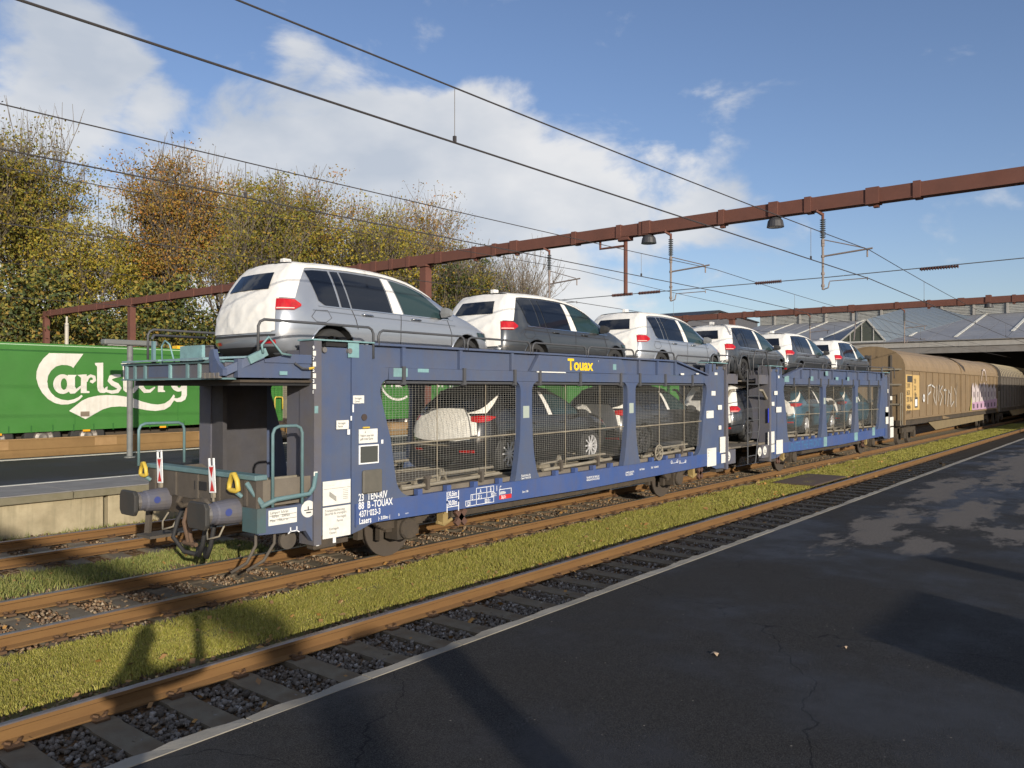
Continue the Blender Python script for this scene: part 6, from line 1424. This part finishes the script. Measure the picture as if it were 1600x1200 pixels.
# ------------------------------------------------------------------ station hall
ROOFG = mat('grey_blue_sheet_roof', (.20, .21, .235), .55, noise=.25, nscale=.25, col2=(.29, .295, .31), dirt=.35, dirtcol=(.14, .13, .12))
ROOFL = mat('pale_roof_strip', (.7, .69, .62), .6, dirt=.3)
LOUV = mat('grey_louvre_band', (.36, .37, .36), .6, dirt=.3)
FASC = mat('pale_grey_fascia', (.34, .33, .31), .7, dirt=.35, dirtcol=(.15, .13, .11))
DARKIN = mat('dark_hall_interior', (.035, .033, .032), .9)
hall = empty('station_hall', (90, 10, 0), 'long low station hall with grey-blue sloping roof and glazed gable over the tracks', 'station building')
HX0, HX1, HY0, HY1 = 77.0, 95.0, -30.0, 38.0
ZE, ZR = 6.75, 10.3
def slope_quad(mb, y0, y1, t0, t1, off=0.0, th=.12):
    xa, xb = HX0 + (HX1 - HX0) * t0, HX0 + (HX1 - HX0) * t1; za, zb = ZE + (ZR - ZE) * t0 + off, ZE + (ZR - ZE) * t1 + off
    v = [(xa, y0, za), (xa, y1, za), (xb, y1, zb), (xb, y0, zb)]; mb.add(v + [(a, b, c - th) for a, b, c in v], [(0, 1, 2, 3), (7, 6, 5, 4), (0, 4, 5, 1), (1, 5, 6, 2), (2, 6, 7, 3), (3, 7, 4, 0)])
y = HY0
k = 0
while y < HY1 - .1:
    mb = MB(); slope_quad(mb, y + .02, min(HY1, y + 1.98), 0, 1, random.uniform(0, .03)); mb.build('roof_sheet', ROOFG, hall)
    if k % 2 == 0: mb = MB(); slope_quad(mb, y - .10, y + .14, .1 + .2 * random.random(), 1, .09, .05); mb.build('roof_strip', ROOFL, hall)
    y += 2; k += 1
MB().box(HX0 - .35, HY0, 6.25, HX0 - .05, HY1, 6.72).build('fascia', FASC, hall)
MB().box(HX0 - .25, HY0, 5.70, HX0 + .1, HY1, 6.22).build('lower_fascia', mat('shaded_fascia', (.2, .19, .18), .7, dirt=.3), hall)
MB().box(HX0 - .5, HY0, 6.73, HX0 - .0, HY1, 6.80).build('gutter', STEEL, hall)
MB().box(HX1, HY0, ZR - .1, HX1 + .2, HY1, ZR + 1.25).build('louvre_wall', LOUV, hall)
for z_ in np.arange(ZR + .05, ZR + 1.15, .16): MB().box(HX1 - .09, HY0, z_, HX1 - .003, HY1, z_ + .06).build('louvre', LOUV, hall)
for yy in np.arange(HY0, HY1, 3.0): MB().box(HX1 - .22, yy, ZR, HX1 - .095, yy + .22, ZR + 1.22).build('louvre_post', FASC, hall)
MB().box(HX1 - .6, HY0, ZR + 1.25, HX1 + 12, HY1, ZR + 1.42).build('upper_roof', mat('dark_roof_edge', (.08, .085, .09), .6), hall)
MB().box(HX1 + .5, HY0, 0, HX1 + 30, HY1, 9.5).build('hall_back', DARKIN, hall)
MB().box(HX0 + .5, HY1 - .3, GZ, HX1, HY1, 6.7).build('side_wall', FASC, hall)
for yy in (-8, 0.5, 17.5, 26, 34): MB().box(HX0 + .2, yy, GZ, HX0 + .7, yy + .5, 5.7).build('column', FASC, hall)
for (yy, zz) in ((9.0, 5.1), (8.55, 5.1)): MB().lathe([(0, 0), (.12, .0)], (HX0 + 6, yy, zz), 'x', 10).build('lit_lamp', mat('lit_hall_lamp', (.9, .8, .6), .5, emit=(1, .85, .6, 6)), hall)
# glazed gable dormer
gy, gw = 21.0, 2.6
GL = mat('corrugated_gable_sheet', (.13, .16, .19), .35, dirt=.2)
fx, fz, bz, bxx = 77.6, 9.0, 11.6, 93.0
ap0, ap1 = Vector((fx, gy, fz)), Vector((bxx, gy - 1.2, bz))
lb0, rb0 = Vector((fx, gy + gw * .95, 6.95)), Vector((fx, gy - gw * .62, 6.95)); rb1 = Vector((bxx, gy - 6.0, 9.95)); lb1 = Vector((bxx, gy + 5, 9.95))
n = 14
for i in range(n):
    t0, t1 = i / n, (i + .93) / n
    for (b0, b1) in ((rb0, rb1), (lb0, lb1)):
        v = [ap0.lerp(ap1, t0), ap0.lerp(ap1, t1), b0.lerp(b1, t1), b0.lerp(b1, t0)]; v2 = [q + Vector((0, 0, -.06)) for q in v]
        MB().add(v + v2, [(0, 1, 2, 3), (7, 6, 5, 4), (0, 4, 5, 1), (1, 5, 6, 2), (2, 6, 7, 3), (3, 7, 4, 0)]).build('gable_sheet', GL, hall)
MB().add([ap0 + Vector((.05, 0, -.1)), lb0 + Vector((.05, 0, 0)), rb0 + Vector((.05, 0, 0))], [(0, 1, 2)]).build('gable_glass', mat('gable_glass_pane', (.07, .08, .07), .1, spec=.8), hall)
mb = MB(); mb.bar(ap0, lb0, .12); mb.bar(ap0, rb0, .12); mb.bar(lb0, rb0, .12)
for t in (.25, .5, .75): q = lb0.lerp(rb0, t); mb.bar(q, (fx, q.y, 6.95 + (fz - 6.95) * (1 - abs(q.y - gy) / (gw * (.95 if q.y > gy else .62)))), .06)
mb.each('gable_frame', mat('pale_gable_frame', (.4, .4, .38), .6), hall)
low = empty('platform_canopy', (56, -5, 0), 'flat canopy over the near platform out of frame to the right', 'canopy')
MB().box(53, -13, 5.6, 77.5, -1.5, 5.9).build('canopy_roof', FASC, low)
for xx in (55, 61, 67, 73):
    for yy in (-11, -4): MB().box(xx, yy, .5, xx + .25, yy + .25, 5.6).build('canopy_column', FASC, low)
shed = empty('small_shed', (70, 38, 0), 'low dark pitched roof beyond the cars, left of the station hall', 'building')
q0 = at(1062, 505, 44); q1 = at(1122, 490, 44); q2 = at(1175, 505, 44)
MB().prism([(q0[0] - 2, GZ), (q0[0] - 2, q0[1]), (q1[0], q1[1] + .2), (q2[0] + 2, q2[1] + .3), (q2[0] + 2, GZ)], 44, 52).build('shed_body', mat('dark_shed_roof', (.09, .095, .11), .7, dirt=.3), shed)
MB().prism([(q0[0] - 2.2, q0[1]), (q1[0], q1[1] + .45), (q2[0] + 2.2, q2[1] + .3), (q2[0] + 2.2, q2[1] + .15), (q1[0], q1[1] + .2), (q0[0] - 2.2, q0[1] - .1)], 43.8, 52.2).build('shed_roof_edge', BLACK, shed)
# ------------------------------------------------------------------ trees
def make_tree(x, y, h, label, seed, kind='autumn', cols=None, spread=.38, leaves=9000, group='trees behind the green trailers', lsize=.13, bare_top=.75, dens=1.0):
    rd = random.Random(seed); t = empty('autumn_tree', (x, y, GZ), label, 'tree', group)
    segs = []; tips = []
    def grow(p, d, ln, r, depth):
        steps = 3
        q = p
        for s in range(steps):
            d = (d + Vector((rd.uniform(-.16, .16), rd.uniform(-.16, .16), rd.uniform(-.02, .14)))).normalized()
            nq = q + d * ln / steps; rr = r * (1 - .35 * (s + 1) / steps)
            segs.append((q, nq, r * (1 - .35 * s / steps), rr, depth)); q = nq
            if depth >= 2: tips.append((q, depth))
            if depth < 4 and s >= (1 if depth == 0 else 0) and depth > 0:
                a = rd.uniform(0, 6.28); side = Vector((math.cos(a), math.sin(a), rd.uniform(.1, .7))).normalized()
                grow(q, (d * .55 + side * .75).normalized(), ln * rd.uniform(.5, .68), rr * .5, depth + 1)
        if depth < 4:
            for _ in range(2 if depth else 5):
                a = rd.uniform(0, 6.28); side = Vector((math.cos(a), math.sin(a), .35)).normalized()
                grow(q, (d * .8 + side * (.5 if depth else .65)).normalized(), ln * rd.uniform(.6, .78), r * .58, depth + 1)
    nst = rd.choice((2, 3))
    for k in range(nst):
        a = rd.uniform(0, 6.28); grow(Vector((x + math.cos(a) * .25 * k, y + math.sin(a) * .25 * k, GZ)), Vector((math.cos(a) * .18, math.sin(a) * .18, 1)).normalized(), h * .30, .115 * h / 14, 0)
    top = max(s[1].z for s in segs); sc = h / (top - GZ); sh = .85 if y < 50 else .52
    # limbs
    mb = MB(); V, F = [], []
    for (p, q, r0, r1, dp) in segs:
        p = Vector((x + (p.x - x) * sc * sh, y + (p.y - y) * sc * sh, GZ + (p.z - GZ) * sc)); q = Vector((x + (q.x - x) * sc * sh, y + (q.y - y) * sc * sh, GZ + (q.z - GZ) * sc))
        n = 6 if dp < 2 else 3; d = (q - p).normalized(); a = d.orthogonal().normalized(); b = d.cross(a)
        r0, r1 = max(r0, .011), max(r1, .008); o = len(V)
        for c, r in ((p, r0), (q, r1)):
            for k in range(n): V.append(c + (a * math.cos(6.283 * k / n) + b * math.sin(6.283 * k / n)) * r)
        for k in range(n): F.append((o + k, o + (k + 1) % n, o + n + (k + 1) % n, o + n + k))
    mb.v = [tuple(v) for v in V]; mb.f = F
    mb.build('trunk', mat('grey_brown_bark', (.15, .125, .10), .9, noise=.25, nscale=5, col2=(.10, .085, .065)), t)
    rg = np.random.default_rng(seed)
    T = np.array([((x + (q.x - x) * sc * sh), (y + (q.y - y) * sc * sh), GZ + (q.z - GZ) * sc) for q, d in tips])
    # leaf clusters around a choice of twigs, thinning towards the top
    nclu = min(len(T), int(300 * dens)); hz = (T[:, 2] - GZ) / h
    pr = np.clip(1.15 - np.maximum(0, (hz - bare_top) / (1.02 - bare_top)), .04, 1); pr /= pr.sum()
    ci = rg.choice(len(T), nclu, replace=False, p=pr); C = T[ci]
    ci = rg.integers(0, nclu, leaves); rad = rg.uniform(.25, .8, nclu) * h / 13
    P = C[ci] + rg.normal(size=(leaves, 3)) * rad[ci][:, None] * np.array([1, 1, .36])
    P = P[P[:, 2] > GZ + .5]; n = len(P)
    u = rg.normal(size=(n, 3)); u /= np.linalg.norm(u, axis=1)[:, None]; w = np.cross(u, rg.normal(size=(n, 3))); w /= np.linalg.norm(w, axis=1)[:, None]
    s = rg.uniform(.5, 1.1, n)[:, None] * lsize
    Vv = np.stack([P - u * s * .6, P + w * s * .32, P + u * s * .6, P - w * s * .32], 1).reshape(-1, 3); Vv -= np.array([x, y, GZ])
    i = np.arange(n) * 4; Fq = np.stack([i, i + 1, i + 2, i + 3], 1)
    cols = cols or [(.12, .13, .02), (.20, .18, .03), (.28, .20, .035), (.16, .16, .03), (.30, .15, .03), (.09, .12, .02)]
    key = 'leaves_' + '_'.join('%02d' % int(c[0] * 100) for c in cols)
    m = mat(key, cols[0], .65, island=cols, noise=.2, nscale=.4, col2=cols[2], spec=.25)
    crown = np_mesh('crown', Vv, Fq, m, t)
    return t
OL = [(.10, .115, .018), (.17, .165, .025), (.26, .20, .03), (.13, .14, .025), (.30, .17, .03), (.07, .10, .018)]
YG = [(.15, .16, .022), (.28, .23, .03), (.36, .24, .035), (.20, .19, .03), (.12, .14, .02), (.34, .27, .05)]
RU = [(.16, .13, .025), (.28, .15, .03), (.33, .13, .03), (.20, .15, .03), (.30, .20, .035), (.12, .12, .02)]
DG = [(.035, .055, .018), (.05, .075, .02), (.03, .045, .015), (.07, .09, .025)]
spec = [  # px, top py, Y, kind, colours, leaves, bare_top, label
 (-60, 165, 58, OL, 17000, .62, 'tall tree at the far left edge, bare twigs above olive foliage'),
 (35, 160, 61, OL, 17000, .60, 'tall tree left in the picture, sparse upper twigs leaning right'),
 (125, 345, 57, YG, 11000, .9, 'lower yellow-green tree between the two tall left trees'),
 (205, 300, 62, YG, 17000, .82, 'broad yellow-green tree left of the rust-topped one'),
 (285, 232, 58, RU, 17000, .80, 'tall tree with a rust-coloured rounded top'),
 (365, 262, 60, YG, 12000, .72, 'airy tree with sparse yellow leaves behind the silver car'),
 (425, 275, 38, OL, 14000, .8, 'olive tree above the roof of the silver car'),
 (495, 285, 41, RU, 14000, .74, 'tree with orange-brown leaves above the silver car windows'),
 (565, 300, 38, YG, 13000, .70, 'yellow-green tree with bare twigs above the silver bonnet'),
 (640, 305, 41, RU, 12000, .62, 'half-bare reddish tree left of the dark evergreen'),
 (690, 335, 38, OL, 10000, .75, 'olive tree just left of the dark evergreen'),
]
for i, (px, py, Y, cols, nl, bt, lab) in enumerate(spec):
    X_, z_ = at(px, py, Y); make_tree(X_, Y, (z_ - GZ) * 1.03, lab, 40 + i, cols=cols, leaves=int(nl * 1.25), bare_top=bt + .06, lsize=.155 if px > 400 else .20)
X_, z_ = at(728, 368, 37); make_tree(X_, 37, z_ - GZ, 'dark evergreen tree behind the second car', 77, cols=DG, leaves=15000, bare_top=1.0, lsize=.16, dens=1.0)
for (px, py, Y, lab, sd_) in ((775, 362, 38, 'nearly bare tree right of the evergreen, above the second car', 88), (825, 385, 41, 'bare tree farthest right in the row, before the open sky', 89)):
    X_, z_ = at(px, py, Y); make_tree(X_, Y, z_ - GZ, lab, sd_, cols=RU, leaves=900, bare_top=.6, lsize=.12)
# undergrowth: one leafy mass nobody could count
rg = np.random.default_rng(9); n = 110000
Xs = rg.uniform(12, 66, n); far = Xs < 34; hgt = np.where(far, 9.3, 6.6) + 1.3 * np.sin(Xs * .7) + .9 * np.sin(Xs * 2.1 + 1); P = np.stack([Xs, rg.normal(0, 1.2, n) + np.where(far, 55.5, 43), GZ + hgt * rg.uniform(0, 1, n) ** .8], 1)
cl = np.sin(P[:, 0] * 2.9) * np.sin(P[:, 2] * 2.3 + P[:, 0]); P = P[(cl > -.75) | (rg.uniform(0, 1, n) < .4)]; n = len(P)
u = rg.normal(size=(n, 3)); u /= np.linalg.norm(u, axis=1)[:, None]; w = np.cross(u, rg.normal(size=(n, 3))); w /= np.linalg.norm(w, axis=1)[:, None]; s = rg.uniform(.14, .32, n)[:, None]
Vv = np.stack([P - u * s * .6, P + w * s * .35, P + u * s * .6, P - w * s * .35], 1).reshape(-1, 3); i = np.arange(n) * 4
tag(np_mesh('undergrowth', Vv, np.stack([i, i + 1, i + 2, i + 3], 1), mat('undergrowth_leaves', (.08, .1, .02), .7, island=OL + DG)), kind='stuff')
far_ = MB()
rr = random.Random(3); pts = []; x = -200
while x < 420: pts.append((x, (14 if x < 135 else 14 - 8.5 * min(1, (x - 135) / 40)) + 1.6 * math.sin(x * .05) + 1.2 * math.sin(x * .31) + rr.uniform(-.9, .9))); x += 2.2
v = [(a, 130 + rr.uniform(-2, 2), b) for a, b in pts] + [(a, 130, GZ) for a, b in pts] + [(a, 150, GZ) for a, b in pts]; m_ = len(pts)
far_.add(v, [(i, i + 1, m_ + i + 1, m_ + i) for i in range(m_ - 1)] + [(i + 1, i, 2 * m_ + i, 2 * m_ + i + 1) for i in range(m_ - 1)])
tag(far_.build('far_woods', mat('distant_wood', (.075, .07, .04), .9, noise=.3, nscale=.4, col2=(.12, .09, .045), bump=1, bscale=2)), kind='stuff')

# ------------------------------------------------------------------ behind the camera: things whose shadows fall into the picture
pst = empty('platform_post', (-2.05, -7.85, .5), 'round grey post with a cap on the near platform', 'post')
MB().cyl((-2.05, -7.85, .5), (-2.05, -7.85, 3.9), .16, 14).cyl((-2.05, -7.85, 3.9), (-2.05, -7.85, 4.0), .2, 14).build('post_shaft', POST, pst)
pst2 = empty('platform_post', (4.6, -10.2, .5), 'plain round grey post on the near platform, without a cap', 'post')
MB().cyl((4.6, -10.2, .5), (4.6, -10.2, 3.95), .18, 14).build('post_shaft', POST, pst2)
ib = empty('information_board', (4.0, -6.1, .5), 'wide information board on two legs behind the viewer', 'board')
MB().box(3.0, -6.15, 1.25, 4.95, -6.05, 2.75).build('panel', POST, ib); MB().box(3.1, -6.13, .5, 3.2, -6.07, 1.25).build('leg', POST, ib); MB().box(4.75, -6.13, .5, 4.85, -6.07, 1.25).build('leg', POST, ib)
# the person taking the picture
def person():
    p = empty('person', (0, 0, .5), 'person in dark jacket and jeans raising a phone to take a picture', 'person')
    SKIN = mat('skin', (.45, .26, .18), .55); JACK = mat('dark_jacket', (.03, .035, .05), .8); JEAN = mat('blue_jeans', (.05, .07, .13), .85)
    # body faces along the camera direction; local frame f (forward), l (left)
    f = Vector((math.cos(SUN_AZ - .12), math.sin(SUN_AZ - .12), 0)); l = Vector((-f.y, f.x, 0)); o = Vector((0, 0, .5)) - f * .62 + l * .30
    L_ = lambda a, b, c: o + f * a + l * b + Vector((0, 0, c))
    def skinned(name, verts, edges, m, parent, lv=2):
        me = bpy.data.meshes.new(name); me.from_pydata([v[0] for v in verts], edges, [])
        ob = bpy.data.objects.new(name, me); COL.objects.link(ob)
        sk = ob.modifiers.new('sk', 'SKIN'); sk.use_smooth_shade = True
        for i, v in enumerate(verts):
            r_ = v[1]; me.skin_vertices[0].data[i].radius = r_ if isinstance(r_, tuple) else (r_, r_)
        me.skin_vertices[0].data[0].use_root = True
        ss = ob.modifiers.new('s', 'SUBSURF'); ss.levels = lv; ss.render_levels = lv
        dg = bpy.context.evaluated_depsgraph_get(); full = bpy.data.meshes.new_from_object(ob.evaluated_get(dg)); bpy.data.objects.remove(ob)
        full.name = name; full.materials.clear(); full.materials.append(m); full.shade_smooth()
        off = parent.location
        for v in full.vertices: v.co -= off
        return mesh_obj(name, full, parent)
    V = [(L_(0, 0, 1.02), (.21, .15)), (L_(0, 0, 1.22), (.21, .15)), (L_(.0, 0, 1.46), (.22, .15)), (L_(0, 0, 1.62), (.12, .09)), (L_(.02, 0, 1.71), .062), (L_(.04, 0, 1.80), (.095, .10)), (L_(.04, 0, 1.93), (.085, .10)),
         (L_(0, .11, .95), .11), (L_(.01, .12, .52), .075), (L_(0, .13, .10), .055), (L_(.15, .14, .04), (.045, .035)),
         (L_(0, -.11, .95), .11), (L_(.01, -.13, .52), .075), (L_(0, -.15, .10), .055), (L_(.15, -.17, .04), (.045, .035)),
         (L_(0, .20, 1.56), .09), (L_(.26, .22, 1.44), .07), (L_(.44, .10, 1.84), .038), (L_(.50, -.02, 2.02), .03),
         (L_(0, -.22, 1.58), .09), (L_(.16, -.55, 1.62), .075), (L_(.46, -.50, 1.92), .055), (L_(.54, -.40, 2.07), .03)]
    E = [(0, 1), (1, 2), (2, 3), (3, 4), (4, 5), (5, 6), (0, 7), (7, 8), (8, 9), (9, 10), (0, 11), (11, 12), (12, 13), (13, 14), (3, 15), (15, 16), (16, 17), (17, 18), (3, 19), (19, 20), (20, 21), (21, 22)]
    body = skinned('body', V, E, JACK, p)
    body.data.materials.append(SKIN); body.data.materials.append(JEAN)
    for pl in body.data.polygons:
        c = pl.center + p.location
        if c.z > .5 + 1.73 and (c - L_(.04, 0, 1.86)).length < .2: pl.material_index = 1
        elif c.z < .5 + .98: pl.material_index = 2
    for s, base in ((1, L_(.50, -.02, 2.02)), (-1, L_(.54, -.40, 2.07))):
        for k in range(4):
            b0 = base + Vector((0, 0, .02 * k)) + f * .01; ln = (.055, .065, .06, .05)[k]
            skinned('finger', [(b0, .012), (b0 - l * s * .03 + f * .03, .0095), (b0 - l * s * (.03 + ln) + f * .035, .009), (b0 - l * s * (.04 + ln) + f * .015, .008)], [(0, 1), (1, 2), (2, 3)], SKIN, p, 1)
        b0 = base - Vector((0, 0, .015)); skinned('thumb', [(b0, .013), (b0 - l * s * .03 - f * .01, .011), (b0 - l * s * .06 - f * .01 + Vector((0, 0, .02)), .009)], [(0, 1), (1, 2)], SKIN, p, 1)
    hc = L_(.04, 0, 1.90); bm = bmesh.new(); bmesh.ops.create_icosphere(bm, subdivisions=3, radius=.118)
    bmesh.ops.delete(bm, geom=[v for v in bm.verts if v.co.dot(f) > .04 and v.co.z < .035 or v.co.z < -.06], context='VERTS')
    for v in bm.verts: v.co = v.co * (1 + .05 * math.sin(v.co.x * 60) * math.sin(v.co.y * 50)) + hc - p.location + Vector((0, 0, .015))
    me = bpy.data.meshes.new('hair'); bm.to_mesh(me); bm.free(); me.materials.append(mat('brown_hair', (.06, .035, .02), .8)); mesh_obj('hair', me, p)
    for s in (-1, 1):
        MB().lathe([(0, 0), (.012, .004), (.013, .012)], L_(.138, .034 * s, 1.885), 'x', 10).build('eye', WHITEL, p)
        MB().box(*(L_(.02, .098 * s, 1.85) - Vector((.012, .012, 0))), *(L_(.05, .112 * s, 1.92))).build('ear', SKIN, p, bevel=.005)
    MB().tube([L_(.135, 0, 1.90), L_(.160, 0, 1.855), L_(.140, 0, 1.845)], .012, 8).build('nose', SKIN, p); MB().tube([L_(.138, .025, 1.815), L_(.143, 0, 1.812), L_(.138, -.025, 1.815)], .005, 6).build('mouth', mat('lips', (.4, .15, .12), .5), p)
    return p
person()
fw = Vector((CY, SY, 0)); rt = Vector((SY, -CY, 0)); c = Vector((0, 0, EYE)) - fw * .045
ph = MB(); M = Matrix((( rt.x, fw.x, 0, c.x), (rt.y, fw.y, 0, c.y), (0, 0, 1, c.z), (0, 0, 0, 1)))
ph.box(-.14, -.005, -.037, .02, .005, .037).xf(M); tag(ph.build('phone', BLACK, bevel=.003), 'black phone held up by the person taking the picture', 'phone')
